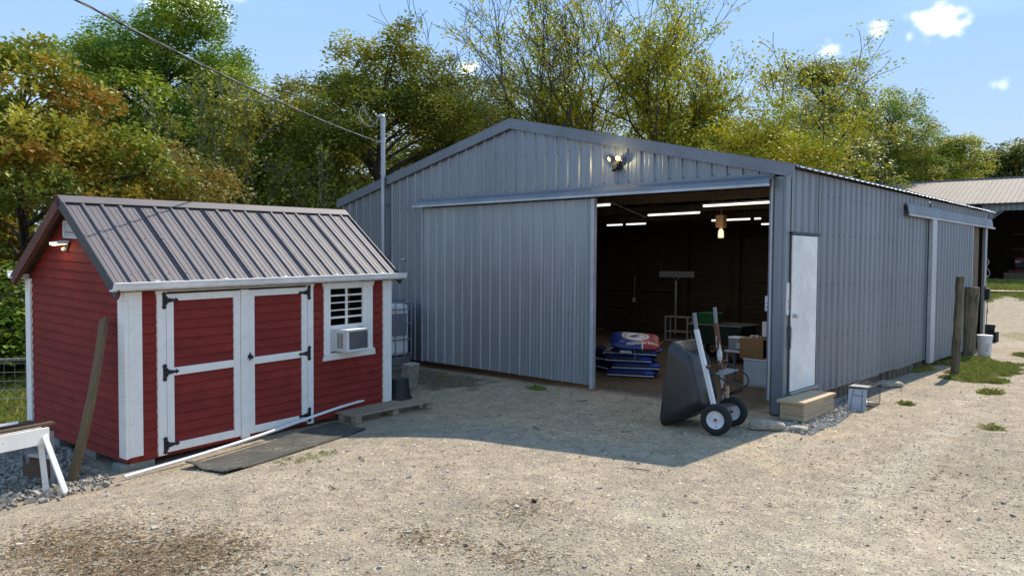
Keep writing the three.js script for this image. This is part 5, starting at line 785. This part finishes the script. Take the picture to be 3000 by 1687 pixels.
// a leafy tree: trunk, limbs to every lobe of the crown, lobes filled with leaf sprays
function leafyTree({ name = 'leafy_tree', label, at, h, rx, ry, rz = rx, cy, lobes = 30, lobeR = [0.7, 1.25], dens = 46, cols, geo = CL, seed, bark = M.barkBrown, trunkR = 0.16, extra = [], lean = [0, 0], scale = 1, group = 'trees behind the buildings', crook = 0.3 }) {
  const r = rng(seed), base = V(at[0], ground(at[0], at[1]) - 0.1, at[1]), t = thing(name, label, 'tree', [base.x, base.y, base.z], 0, group), L = [];
  const top = V(lean[0], cy, lean[1]);
  for (let i = 0; i < lobes; i++) {
    const a = r() * 6.283, yy = r() * 2 - 1, rr = Math.sqrt(1 - yy * yy), f = 0.5 + 0.5 * Math.sqrt(r()), n = 0.8 + 0.4 * r();
    L.push([V(top.x + Math.cos(a) * rr * rx * f * n, cy + yy * ry * f * (0.85 + 0.3 * r()), top.z + Math.sin(a) * rr * rz * f * n), mix(lobeR[0], lobeR[1], r())]);
  }
  for (const e of extra) L.push([V(e[0], e[1], e[2]), e[3]]);
  const trunk = [], tr = [], n = 9, tt = Math.min(cy + ry * 0.55, h * 0.85); for (let i = 0; i <= n; i++) { const k = i / n; trunk.push(V(top.x * k + crook * (vnoise(k * 3, seed, 4) - 0.5) * k, tt * k, top.z * k + crook * (vnoise(k * 3, seed, 9) - 0.5) * k)); tr.push(trunkR * (1 - 0.78 * k) * (i === 0 ? 1.35 : 1)); }
  mesh('trunk', tube(trunk, tr, 10), bark, t);
  const limbs = []; for (const [p, q] of L) { const k = clamp((p.y - 0.45 * Math.hypot(p.x - top.x, p.z - top.z)) / tt, 0.22, 0.97), f = k * n, i0 = Math.min(n - 1, Math.floor(f)), s = trunk[i0].clone().lerp(trunk[i0 + 1], f - i0), mid = s.clone().lerp(p, 0.5).add(V((r() - 0.5) * 0.3, 0.1 * p.distanceTo(s), (r() - 0.5) * 0.3)), r0 = Math.min(tr[i0] * 0.6, 0.02 + 0.02 * p.distanceTo(s)); limbs.push(tube([s, s.clone().lerp(mid, 0.55).add(V(0, 0.05, 0)), mid, p], [r0, r0 * 0.8, r0 * 0.6, r0 * 0.25], 6, false)); for (let j = 0; j < 3; j++) { const e = p.clone().add(V(r() - 0.5, r() - 0.3, r() - 0.5).multiplyScalar(q * 1.5)); limbs.push(tube([mid.clone().lerp(p, 0.5 + 0.4 * r()), e], [r0 * 0.35, r0 * 0.12], 4, false)); } }
  mesh('branches', limbs, bark, t);
  const list = []; for (const [p, q] of L) { const lc = 0.86 + 0.28 * r(), c0 = cols[Math.floor(r() * cols.length)], num = Math.round(dens * q * q / scale / scale); for (let i = 0; i < num; i++) { const d = V(r() * 2 - 1, r() * 2 - 1, r() * 2 - 1).normalize(); if (d.y < -0.35 && r() < 0.6) continue; const k = q * (0.5 + 0.55 * Math.sqrt(r())); const c = tone(r() < 0.65 ? [c0] : cols, r).map((v) => v * lc); list.push([p.clone().add(V(d.x * k * 1.1, d.y * k * 0.62, d.z * k * 1.1)), scale * (0.75 + 0.5 * r()), c]); } }
  leaves(list, geo[seed % geo.length], t); return t;
}
// an open tree: branches fork again and again, with few leaves at the twig ends
function openTree({ name = 'open_tree', label, at, stems, depth = 6, len = 2.2, rad = 0.14, spread = 0.42, up = 0.12, bark, leafChance = 0.1, cols, geo = CLt, seed, lscale = 1, shrink = 0.76, group = 'trees behind the buildings', kids = [2, 3] }) {
  const r = rng(seed), base = V(at[0], ground(at[0], at[1]) - 0.1, at[1]), t = thing(name, label, 'tree', [base.x, base.y, base.z], 0, group), trunkG = [], br = [], lf = [];
  const grow = (p, d, l, q, k) => {
    const n = k > 3 ? 5 : 3, pts = [p.clone()], rr = [q], dir = d.clone(); let c = p.clone();
    for (let i = 1; i <= n; i++) { dir.add(V((r() - 0.5) * 0.42, (r() - 0.5) * 0.26 + up * 0.35, (r() - 0.5) * 0.42)).normalize(); c = c.clone().addScaledVector(dir, l / n); pts.push(c); rr.push(Math.max(0.011, q * (1 - 0.3 * i / n))); }
    (k >= depth ? trunkG : br).push(tube(pts, rr, k >= depth - 1 ? 9 : k > 2 ? 5 : 3, false));
    if (k <= 2) for (const w of pts.slice(1)) if (r() < leafChance) lf.push([w.clone().add(V(r() - 0.5, r() - 0.5, r() - 0.5).multiplyScalar(0.25)), lscale * (0.7 + 0.6 * r()), tone(cols, r, 0.35)]);
    if (k <= 0) return;
    const m = kids[0] + Math.floor(r() * (kids[1] - kids[0] + 1)), a0 = r() * 6.283;
    for (let i = 0; i < m; i++) { const a = a0 + i / m * 6.283 + (r() - 0.5), ax = dir.clone().cross(V(Math.cos(a), 0.1, Math.sin(a))).normalize(), nd = dir.clone().applyAxisAngle(ax, spread * (0.55 + 0.8 * r())).add(V(0, up, 0)).normalize(); grow(i === 0 || r() < 0.6 ? c : pts[n - 1], nd, l * shrink * (0.75 + 0.45 * r()), rr[n] * (i === 0 ? 0.88 : 0.72), k - 1); }
    if (k >= 2) for (let i = 0; i < 2; i++) { const w = pts[1 + Math.floor(r() * (n - 1))], a = r() * 6.283; grow(w, dir.clone().multiplyScalar(0.5).add(V(Math.cos(a) * 0.8, 0.3 * r(), Math.sin(a) * 0.8)).normalize(), l * 0.45, rr[n] * 0.35, Math.min(1, k - 2)); }
  };
  for (const [ox, oz, dx, dy, dz, l, q] of stems) grow(V(ox, 0, oz), V(dx, dy, dz).normalize(), l ?? len, q ?? rad, depth);
  mesh('trunk', trunkG, bark, t); mesh('branches', br, bark, t); if (lf.length) leaves(lf, geo[seed % geo.length], t); return t;
}
const G = { deep: [[0.27, 0.395, 0.0531], [0.337, 0.448, 0.0607], [0.185, 0.287, 0.0455], [0.421, 0.485, 0.0683]], olive: [[0.404, 0.395, 0.0531], [0.303, 0.313, 0.0455], [0.522, 0.476, 0.0683], [0.218, 0.242, 0.038]], yellow: [[0.56, 0.518, 0.04], [0.45, 0.475, 0.04], [0.58, 0.486, 0.04], [0.33, 0.367, 0.035]], autumn: [[0.528, 0.415, 0.06], [0.408, 0.389, 0.06], [0.504, 0.467, 0.072], [0.324, 0.363, 0.048], [0.456, 0.285, 0.054], [0.228, 0.285, 0.042], [0.288, 0.324, 0.048], [0.192, 0.233, 0.036]], orange: [[0.48, 0.337, 0.072], [0.408, 0.311, 0.072], [0.336, 0.298, 0.06], [0.432, 0.246, 0.06], [0.288, 0.285, 0.054]], dark: [[0.117, 0.164, 0.0396], [0.161, 0.203, 0.0449], [0.0952, 0.133, 0.0343]], dusk: [[0.253, 0.269, 0.0607], [0.32, 0.296, 0.0683], [0.185, 0.216, 0.0531]] };
leafyTree({ name: 'maple_tree', label: 'large-leaved tree turning orange and yellow at far left', at: [-15.2, 4.3], h: 7.3, rx: 2.5, ry: 3.0, cy: 3.7, lobes: 42, lobeR: [0.6, 1.0], dens: 80, cols: G.autumn, geo: CLb, seed: 2, trunkR: 0.15, extra: [[0.35, 6.6, -0.1, 0.45], [0.3, 6.9, -0.3, 0.28], [-0.6, 6.2, 0.5, 0.5], [0.9, 5.9, -0.6, 0.55], [1.6, 4.8, -1.7, 0.6], [1.9, 4.2, -2.0, 0.55]] });
leafyTree({ name: 'rusty_shrub_tree', label: 'low rusty orange tree above the left of the shed roof', at: [-15.0, 1.5], h: 4.8, rx: 1.7, ry: 1.8, cy: 2.9, lobes: 26, lobeR: [0.5, 0.85], dens: 70, cols: G.orange, geo: CLs, seed: 4, trunkR: 0.09 });
leafyTree({ name: 'oak_tree', label: 'tall full deep green tree behind the shed roof', at: [-26, -3.7], h: 12, rx: 3.7, ry: 4.8, cy: 6.6, lobes: 90, lobeR: [0.8, 1.35], dens: 66, cols: G.deep, seed: 6, trunkR: 0.25, extra: [[0.5, 11.0, 0.4, 0.8], [-0.5, 11.2, 0, 0.7], [1.4, 10.6, -0.9, 0.75], [-1.6, 10.2, 0.8, 0.7], [-3.0, 9.2, 2.0, 0.6]] });
leafyTree({ name: 'oak_tree', label: 'olive oak with tall pointed leader left of the barn gable', at: [-18.6, -7.7], h: 11, rx: 3.1, ry: 3.9, cy: 5.4, lobes: 74, lobeR: [0.65, 1.15], dens: 68, cols: G.olive, seed: 9, trunkR: 0.2, lean: [0.4, -0.3], extra: [[0.75, 10.6, -0.85, 0.42], [0.7, 10.1, -0.8, 0.55], [0.6, 9.4, -0.7, 0.7], [-0.6, 9.9, 0.5, 0.45], [-0.5, 9.3, 0.4, 0.7], [-1.4, 8.4, 1.2, 0.6], [1.9, 8.3, -1.9, 0.5], [2.3, 7.4, -2.2, 0.7], [-2.0, 7.4, 1.8, 0.6]] });
leafyTree({ name: 'oak_tree', label: 'shaded olive tree between the tall green tree and the oak', at: [-24.4, -8.6], h: 10, rx: 3.2, ry: 4.0, cy: 5.6, lobes: 60, lobeR: [0.8, 1.3], dens: 62, cols: [...G.olive, ...G.dusk], seed: 11, trunkR: 0.2 });
leafyTree({ name: 'far_oak', label: 'grey-green tree behind the bare tree left of gable peak', at: [-22.9, -17.3], h: 11.5, rx: 3.2, ry: 4.2, cy: 7.0, lobes: 40, lobeR: [0.9, 1.4], dens: 40, cols: G.dusk, seed: 13, trunkR: 0.22 });
openTree({ name: 'pale_snag', label: 'pale half-bare tree with two crooked trunks above the shed', at: [-18.3, -2.0], stems: [[-0.6, 0.6, -0.1, 1, 0.1, 2.5, 0.1], [0.5, -0.3, 0.05, 1, -0.08, 2.2, 0.12], [0.5, -0.35, 0.75, 1, -0.75, 2.1, 0.07]], depth: 5, spread: 0.36, up: 0.2, bark: M.barkPale, leafChance: 0.34, cols: G.olive, seed: 21, lscale: 1.3, shrink: 0.74 });
openTree({ name: 'bare_tree', label: 'nearly bare tree fanning upward above the barn gable peak', at: [-14.9, -12.6], stems: [[-0.25, 0.2, -0.5, 1, 0.45, 3.7, 0.14], [0.15, -0.1, -0.12, 1, 0.1, 4.0, 0.17], [0.45, -0.45, 0.2, 1, -0.2, 3.5, 0.15]], kids: [2, 3], depth: 6, spread: 0.4, up: 0.06, bark: M.barkGrey, leafChance: 0.06, cols: G.autumn, seed: 24, shrink: 0.76 });
openTree({ name: 'sparse_tree', label: 'tall sparse yellow-green tree with dark forked limbs behind roof', at: [-12.4, -15.6], stems: [[-0.2, 0.2, -0.3, 1, 0.3, 3.6, 0.18], [0.2, -0.15, 0.15, 1, -0.1, 3.8, 0.2], [0.5, -0.5, 0.5, 1, -0.45, 3.5, 0.16], [-0.4, 0.5, -0.7, 1, 0.6, 3.0, 0.13]], depth: 6, spread: 0.45, up: 0.06, bark: M.barkGrey, kids: [2, 3], leafChance: 0.5, cols: G.yellow, seed: 27, lscale: 1.25, shrink: 0.77 });
openTree({ name: 'sparse_tree', label: 'second sparse yellow-green tree right of the forked one', at: [-11.3, -16.8], stems: [[0, 0, 0.1, 1, -0.1, 3.2, 0.17], [0.3, -0.3, 0.45, 1, -0.4, 3.0, 0.14], [-0.2, 0.2, -0.35, 1, 0.3, 3.1, 0.12]], depth: 6, spread: 0.46, up: 0.05, bark: M.barkGrey, kids: [2, 2], leafChance: 0.7, cols: G.yellow, seed: 31, lscale: 1.25, shrink: 0.75 });
leafyTree({ name: 'locust_tree', label: 'bright yellow-green bushy tree over the right barn roof slope', at: [-8.4, -16.9], h: 7.5, rx: 2.5, ry: 2.3, cy: 4.9, lobes: 38, lobeR: [0.6, 1.0], dens: 52, cols: G.yellow, geo: CLs, seed: 33, trunkR: 0.14 });
leafyTree({ name: 'locust_tree', label: 'yellow-green low tree between bare tree and bushy tree', at: [-12.5, -17.8], h: 9.2, rx: 2.9, ry: 2.9, cy: 5.9, lobes: 44, lobeR: [0.6, 1.0], dens: 44, cols: G.yellow, geo: CLs, seed: 35, trunkR: 0.14 });
leafyTree({ name: 'locust_tree', label: 'golden low tree just behind the barn gable peak', at: [-17.5, -16.2], h: 9, rx: 2.8, ry: 2.8, cy: 6.0, lobes: 44, lobeR: [0.6, 1.0], dens: 44, cols: [...G.yellow, ...G.autumn, ...G.olive], geo: CLs, seed: 37, trunkR: 0.14 });
leafyTree({ name: 'tall_oak', label: 'tall dull green tree right of the yellow-green bushy tree', at: [-13.5, -36.5], h: 13.0, rx: 2.7, ry: 4.6, cy: 7.8, lobes: 46, lobeR: [0.8, 1.5], dens: 34, cols: [...G.dusk, ...G.olive], seed: 39, trunkR: 0.22, extra: [[0.1, 12.3, 0, 0.6], [-1.0, 11.8, 0.4, 0.6], [1.1, 11.4, -0.4, 0.65]] });
leafyTree({ name: 'round_oak', label: 'rounded green tree above the right end of barn eave', at: [-11.8, -43.2], h: 12.4, rx: 3.0, ry: 4.4, cy: 7.4, lobes: 46, lobeR: [0.9, 1.7], dens: 32, cols: [...G.deep, ...G.olive], seed: 41, trunkR: 0.22 });
leafyTree({ name: 'brown_tree', label: 'brownish green tree wedged behind the rounded green tree', at: [-15.0, -46.5], h: 12, rx: 3.0, ry: 4.2, cy: 7.2, lobes: 36, lobeR: [0.9, 1.6], dens: 32, cols: [...G.dusk, ...G.orange], seed: 43, trunkR: 0.2 });
leafyTree({ name: 'young_tree', label: 'light green young tree in front of the distant trees', at: [-9.6, -47.5], h: 9.6, rx: 2.2, ry: 3.2, cy: 6.0, lobes: 30, lobeR: [0.8, 1.4], dens: 34, cols: [...G.yellow, ...G.olive, ...G.deep], seed: 45, trunkR: 0.15 });
for (const [x, z, h, sd, where] of [[-15.6, -67, 12.4, 51, 'leftmost'], [-13.0, -70, 12.8, 52, 'middle'], [-10.2, -71, 12.6, 53, 'third'], [-7.6, -72.5, 10.6, 54, 'rightmost']]) leafyTree({ name: 'distant_tree', label: 'distant dark green tree behind the far barn, ' + where + ' of four', at: [x, z], h, rx: 2.6, ry: 3.6, cy: h - 4.4, lobes: 28, lobeR: [0.9, 1.6], dens: 11, cols: sd % 2 ? G.dusk : G.dark, geo: CLf, seed: sd, trunkR: 0.25, group: 'distant trees' });
// woods farther back, each tree on its own
{ const r = rng(77), spots = [[-39, 0, 10], [-36, -6, 10.5], [-34, -11, 10], [-31, -15, 9.5], [-28, -21, 9.5], [-24, -25, 9], [-20, -28, 9], [-16, -30, 8.8], [-12.5, -31, 8.2], [-33, 3, 8.5], [-29, 6.5, 8], [-45, 6, 9]], names = ['leftmost behind the orange tree', 'behind the tall full green tree', 'left behind the shaded olive tree', 'right behind the shaded olive tree', 'behind the olive oak', 'left behind the bare tree', 'right behind the bare tree', 'left behind the forked sparse tree', 'right behind the forked sparse tree', 'behind the left edge of the orange tree', 'low at the far left edge', 'deep in the wood at far left'];
  spots.forEach(([x, z, h], i) => leafyTree({ name: 'wood_tree', label: 'dark wood tree ' + names[i], at: [x, z], h, rx: 3.4, ry: h * 0.42, cy: h * 0.55, lobes: 34, lobeR: [1.0, 1.7], dens: 9, cols: r() < 0.5 ? [...G.dusk, ...G.olive] : [...G.deep, ...G.dusk], geo: CLf, seed: 80 + i, trunkR: 0.2, group: 'wood trees in the background' })); }
// undergrowth that closes the gap under the crowns
[[-13.5, 7.0, 2.6, 'at the left edge behind the fence'], [-15.5, 8.2, 3.2, 'leftmost in the undergrowth'], [-12.2, 4.6, 2.0, 'hidden low behind the shed gable'], [-16, -0.5, 2.6, 'behind the shed roof centre'], [-17.5, -3.5, 2.8, 'below the pale half-bare tree'], [-16.5, -5.5, 2.8, 'left of the barn eave'], [-14.5, -6.5, 2.8, 'touching the barn eave'], [-20.5, 1.0, 3.2, 'deep behind the rusty tree'], [-19.5, 5.5, 3.4, 'under the orange tree'], [-21.5, -7, 3.4, 'under the shaded olive tree'], [-13.2, -9.5, 3.0, 'behind the left barn eave']].forEach(([x, z, h, where], i) => leafyTree({ name: 'shrub', label: 'dark green shrub ' + where, at: [x, z], h, rx: 1.5, ry: h * 0.42, cy: h * 0.5, lobes: 20, lobeR: [0.55, 0.95], dens: 50, cols: i % 3 ? [...G.deep, ...G.dark] : [...G.olive, ...G.deep], geo: CL, seed: 200 + i, trunkR: 0.05, group: 'undergrowth shrubs' }).userData.category = 'shrub');
// ---------------------------------------------------------------- small things that cover the ground
function scatter(name, label, category, geo, mat, n, seed, place) { // place(r) -> [x, z, scale, colour?, lift?] or null
  const r = rng(seed), list = []; let guard = 0; while (list.length < n && guard++ < n * 12) { const p = place(r); if (p) list.push(p); }
  const im = new THREE.InstancedMesh(geo, mat, list.length), q = new THREE.Quaternion(), m = new THREE.Matrix4(), c = new THREE.Color();
  list.forEach(([x, z, s, col, lift = 0, tilt = 0.5], i) => { q.setFromEuler(new THREE.Euler((r() - 0.5) * tilt, r() * 6.283, (r() - 0.5) * tilt)); m.compose(V(x, ground(x, z) + lift, z), q, Array.isArray(s) ? V(...s) : V(s, s * (0.6 + 0.5 * r()), s * (0.7 + 0.6 * r()))); im.setMatrixAt(i, m); im.setColorAt(i, c.setRGB(...(col ?? [1, 1, 1]))); });
  im.name = name; im.castShadow = im.receiveShadow = true; tag(im, label, category, null, 'stuff'); scene.add(im); return im;
}
const pebble = (seed) => { const g = new THREE.IcosahedronGeometry(0.5, 0), p = g.attributes.position; for (let i = 0; i < p.count; i++) { const k = 0.75 + 0.5 * hash(Math.round(p.getX(i) * 97), Math.round(p.getY(i) * 89 + p.getZ(i) * 53), seed); p.setXYZ(i, p.getX(i) * k, p.getY(i) * k, p.getZ(i) * k); } g.computeVertexNormals(); return g; };
const shard = (seed) => { const g = new THREE.BoxGeometry(1, 0.6, 0.8, 1, 1, 1).toNonIndexed(), p = g.attributes.position; for (let i = 0; i < p.count; i++) { const f = (s) => 0.3 * (hash(Math.round(p.getX(i) * 4) + s, Math.round(p.getY(i) * 4) * 7 + Math.round(p.getZ(i) * 4) * 3, seed) - 0.5); p.setXYZ(i, p.getX(i) + f(1), p.getY(i) + f(2), p.getZ(i) + f(3)); } g.computeVertexNormals(); return g; };
const pm = std('pebbleStone', [1, 1, 1], { roughness: 0.95 });
const stoneTone = (r) => { const t = r(), v = t < 0.12 ? 0.16 + 0.08 * r() : t < 0.8 ? 0.24 + 0.12 * r() : 0.36 + 0.12 * r(); return [v, v * 0.9, v * 0.73]; };
const inYard = (x, z) => !(x < -0.1 && x > -9.6 && z < 0.3) && !(x < -4.3 && x > -7.3 && z > 2.4 && z < 6.9);
scatter('gravel', 'loose pale gravel covering the yard', 'gravel', pebble(1), pm, 34000, 301, (r) => { const k = r(), d = 4.2 + 13 * k * k, a = (42.022 + (r() - 0.5) * 78) * R, x = 4.213 - Math.sin(a) * d, z = 9.973 - Math.cos(a) * d; if (!inYard(x, z) || fbm(x * 0.9 + 14, z * 0.9, 27, 4) + 0.4 * r() < 0.45) return null; return [x, z, 0.005 + 0.009 * r() * r() + 0.0004 * d, stoneTone(r), 0.001]; });
scatter('stones', 'bigger single stones strewn over the gravel', 'stones', shard(4), pm, 520, 302, (r) => { const d = 3.6 + 16 * r(), a = (42.022 + (r() - 0.5) * 78) * R, x = 4.213 - Math.sin(a) * d, z = 9.973 - Math.cos(a) * d; return inYard(x, z) ? [x, z, 0.015 + 0.035 * r() * r(), stoneTone(r), 0.004] : null; });
scatter('crushed_rock', 'grey crushed rock heaped beside the shed gable', 'crushed rock', shard(7), M.limestone, 5200, 303, (r) => { const x = -3.35 - 4.2 * Math.sqrt(r()), z = 6.75 + 1.9 * r() + 0.16 * (x + 4.4) * r(), edge = blot(x, z, -5.2, 7.5, 1.75, 0.95); return edge < 1.15 ? [x, z, 0.018 + 0.05 * r() * r() + 0.012 * r(), (() => { const v = 0.55 + 0.7 * r(); return [v, v, v * 0.97]; })(), 0.008 + 0.02 * r(), 2.5] : null; });
scatter('step_gravel', 'pale chips of gravel around the wooden step', 'gravel', shard(9), M.limestone, 1300, 304, (r) => { const z = 0.85 - 2.6 * r(), x = 0.06 + (0.62 - 0.13 * (z > 0 ? 0 : -z)) * r(); if (x > 0.0 && x < 0.38 && z > -0.8 && z < 0.28) return null; return [x, z, 0.016 + 0.03 * r(), (() => { const v = 0.8 + 0.8 * r(); return [v, v, v]; })(), 0.006, 2.5]; });
const straw = new THREE.BoxGeometry(1, 0.05, 0.05), chip = clumpGeo(1, 0.01, 1, 9, 0), fm = std('litter', [1, 1, 1], { roughness: 0.9 });
const browns = (r) => { const t = r(), v = 0.6 + 0.6 * r(); return t < 0.5 ? [0.20 * v, 0.12 * v, 0.05 * v] : t < 0.8 ? [0.36 * v, 0.26 * v, 0.13 * v] : [0.16 * v, 0.115 * v, 0.07 * v]; };
const patch = (r) => { const P = [[-1.65, 8.0, 0.8, 0.7, 4], [-0.95, 7.45, 0.7, 0.55, 4], [-0.75, 8.0, 0.9, 0.5, 4], [0.05, 5.25, 0.45, 0.6, 0.7], [0, 6.2, 0.5, 0.3, 0.6], [0.7, 6.0, 0.4, 0.3, 0.5], [-2.0, 2.0, 2.2, 1.5, 1.2], [2.3, 1.8, 1.5, 1.8, 1], [-6.2, 0.9, 1.4, 0.6, 1.5], [-4.9, 7.4, 0.9, 0.5, 0.6]]; let s = r() * 18.5; for (const p of P) { if ((s -= p[4]) < 0) { const a = r() * 6.283, k = Math.sqrt(-0.42 * Math.log(1 - 0.995 * r())); return [p[0] + Math.cos(a) * k * p[2], p[1] + Math.sin(a) * k * p[3]]; } } return [0, 5]; };
scatter('straw_litter', 'bits of straw and mulch lying in brown patches', 'litter', straw, fm, 9000, 305, (r) => { const [x, z] = patch(r); return inYard(x, z) ? [x, z, [0.015 + 0.035 * r(), 0.05, 0.03 + 0.03 * r()], browns(r), 0.004, 0.3] : null; });
scatter('leaf_litter', 'dry fallen leaves scattered on the gravel', 'litter', chip, fm, 1500, 306, (r) => { let x, z; if (r() < 0.4) [x, z] = patch(r); else { const d = 4 + 14 * r(), a = (42.022 + (r() - 0.5) * 78) * R; x = 4.213 - Math.sin(a) * d; z = 9.973 - Math.cos(a) * d; } return inYard(x, z) ? [x, z, 0.014 + 0.024 * r(), browns(r), 0.008, 0.6] : null; });
{ // fallen twigs, one by one
  const r = rng(310), sp = [[-0.95, 2.2, 'short crooked twig in the barn shadow'], [-1.9, 2.75, 'dark twig lying left in the barn shadow'], [-0.5, 2.75, 'pale stick lying in the barn shadow'], [0.05, 3.55, 'thin twig at the barn shadow edge'], [-2.6, 0.9, 'forked twig near the sliding door'], [0.45, 5.9, 'thin straw-coloured stick in the foreground'], [-2.2, 5.1, 'brown stick on the gravel before the mat'], [-1.55, 5.9, 'long brown twig in the left foreground']];
  for (const [x, z, lab] of sp) { const a = r() * 6.28, L = 0.16 + 0.16 * r(), pts = [-0.5, -0.2, 0.12, 0.5].map((t) => GA(x + Math.cos(a) * L * t, z + Math.sin(a) * L * t).add(V(0.012 * (r() - 0.5), 0.008 + 0.006 * r(), 0.02 * (r() - 0.5)))); tag(mesh('twig', tube(pts, [0.005, 0.005, 0.004, 0.002], 6), /pale|straw/.test(lab) ? M.woodNew : M.barkGrey), lab, 'twig'); }
}
// grass: tufts of blades
const tuft = (() => { const r = rng(5), pos = []; for (let i = 0; i < 14; i++) { const a = r() * 6.283, d = 0.07 * Math.sqrt(r()), x = Math.cos(a) * d, z = Math.sin(a) * d, l = 0.035 + 0.1 * r() * r(), b = r() * 6.283, dx = Math.cos(b), dz = Math.sin(b), w = 0.0035; pos.push(x - dz * w, 0, z + dx * w, x + dz * w, 0, z - dx * w, x + dx * l * 0.3 + dz * w * 0.6, l * 0.7, z + dz * l * 0.3 - dx * w * 0.6, x - dz * w, 0, z + dx * w, x + dx * l * 0.3 + dz * w * 0.6, l * 0.7, z + dz * l * 0.3 - dx * w * 0.6, x + dx * l * 0.75, l, z + dz * l * 0.75); } const g = new THREE.BufferGeometry(); g.setAttribute('position', new THREE.Float32BufferAttribute(pos, 3)); g.computeVertexNormals(); return g; })();
M.grass = leafMat('grass', [1, 1, 1], 0.35, 0.7);
const greenG = (r) => { const k = 0.7 + 0.6 * r(), t = r(); return t < 0.55 ? [0.24 * k, 0.28 * k, 0.05 * k] : t < 0.85 ? [0.32 * k, 0.32 * k, 0.07 * k] : [0.40 * k, 0.34 * k, 0.14 * k]; };
scatter('grass_patches', 'low green grass patches by the posts and wall', 'grass', tuft, M.grass, 3600, 320, (r) => { const x = -0.4 + 3.4 * r(), z = -1 - 12.5 * r(); return grassy(x, z) > 0.3 + 0.65 * r() ? [x, z, [0.8 + 0.6 * r(), 0.45 + 0.5 * r(), 0.8 + 0.6 * r()], greenG(r), -0.004, 0.3] : null; });
scatter('mat_grass', 'small grass sprigs beside the rubber mat', 'grass', tuft, M.grass, 16, 321, (r) => { const x = -3.05 + 0.4 * r(), z = 4.9 + 0.8 * r(); return true ? [x, z, [0.8, 0.4, 0.8], greenG(r), -0.004, 0.3] : null; });
scatter('door_weeds', 'green weeds at the foot of the sliding door', 'weeds', tuft, M.grass, 26, 322, (r) => { const k = r() < 0.5, x = (k ? -5.9 : -3.75) + 0.3 * (r() - 0.5), z = 0.42 + 0.16 * r(); return [x, z, [1, 0.6 + 0.5 * r(), 1], greenG(r), -0.004, 0.3]; });
scatter('paddock_grass', 'sunlit grass behind the wire fence', 'grass', tuft, M.grass, 16000, 323, (r) => { const x = -7.6 - 7.5 * r(), z = 1.5 + 8.5 * r(); return [x, z, [1.6, 0.8 + 0.9 * r(), 1.6], greenG(r), -0.004, 0.3]; });
scatter('far_lawn', 'green lawn in front of the far barn', 'grass', tuft, M.grass, 14000, 324, (r) => { const x = -9 + 14 * r(), z = -23 - 10.4 * r(); return grassy(x, z) > 0.3 + 0.5 * r() ? [x, z, [3, 0.8 + 0.8 * r(), 3], greenG(r), -0.004, 0.3] : null; });
renderer.render(scene, camera);
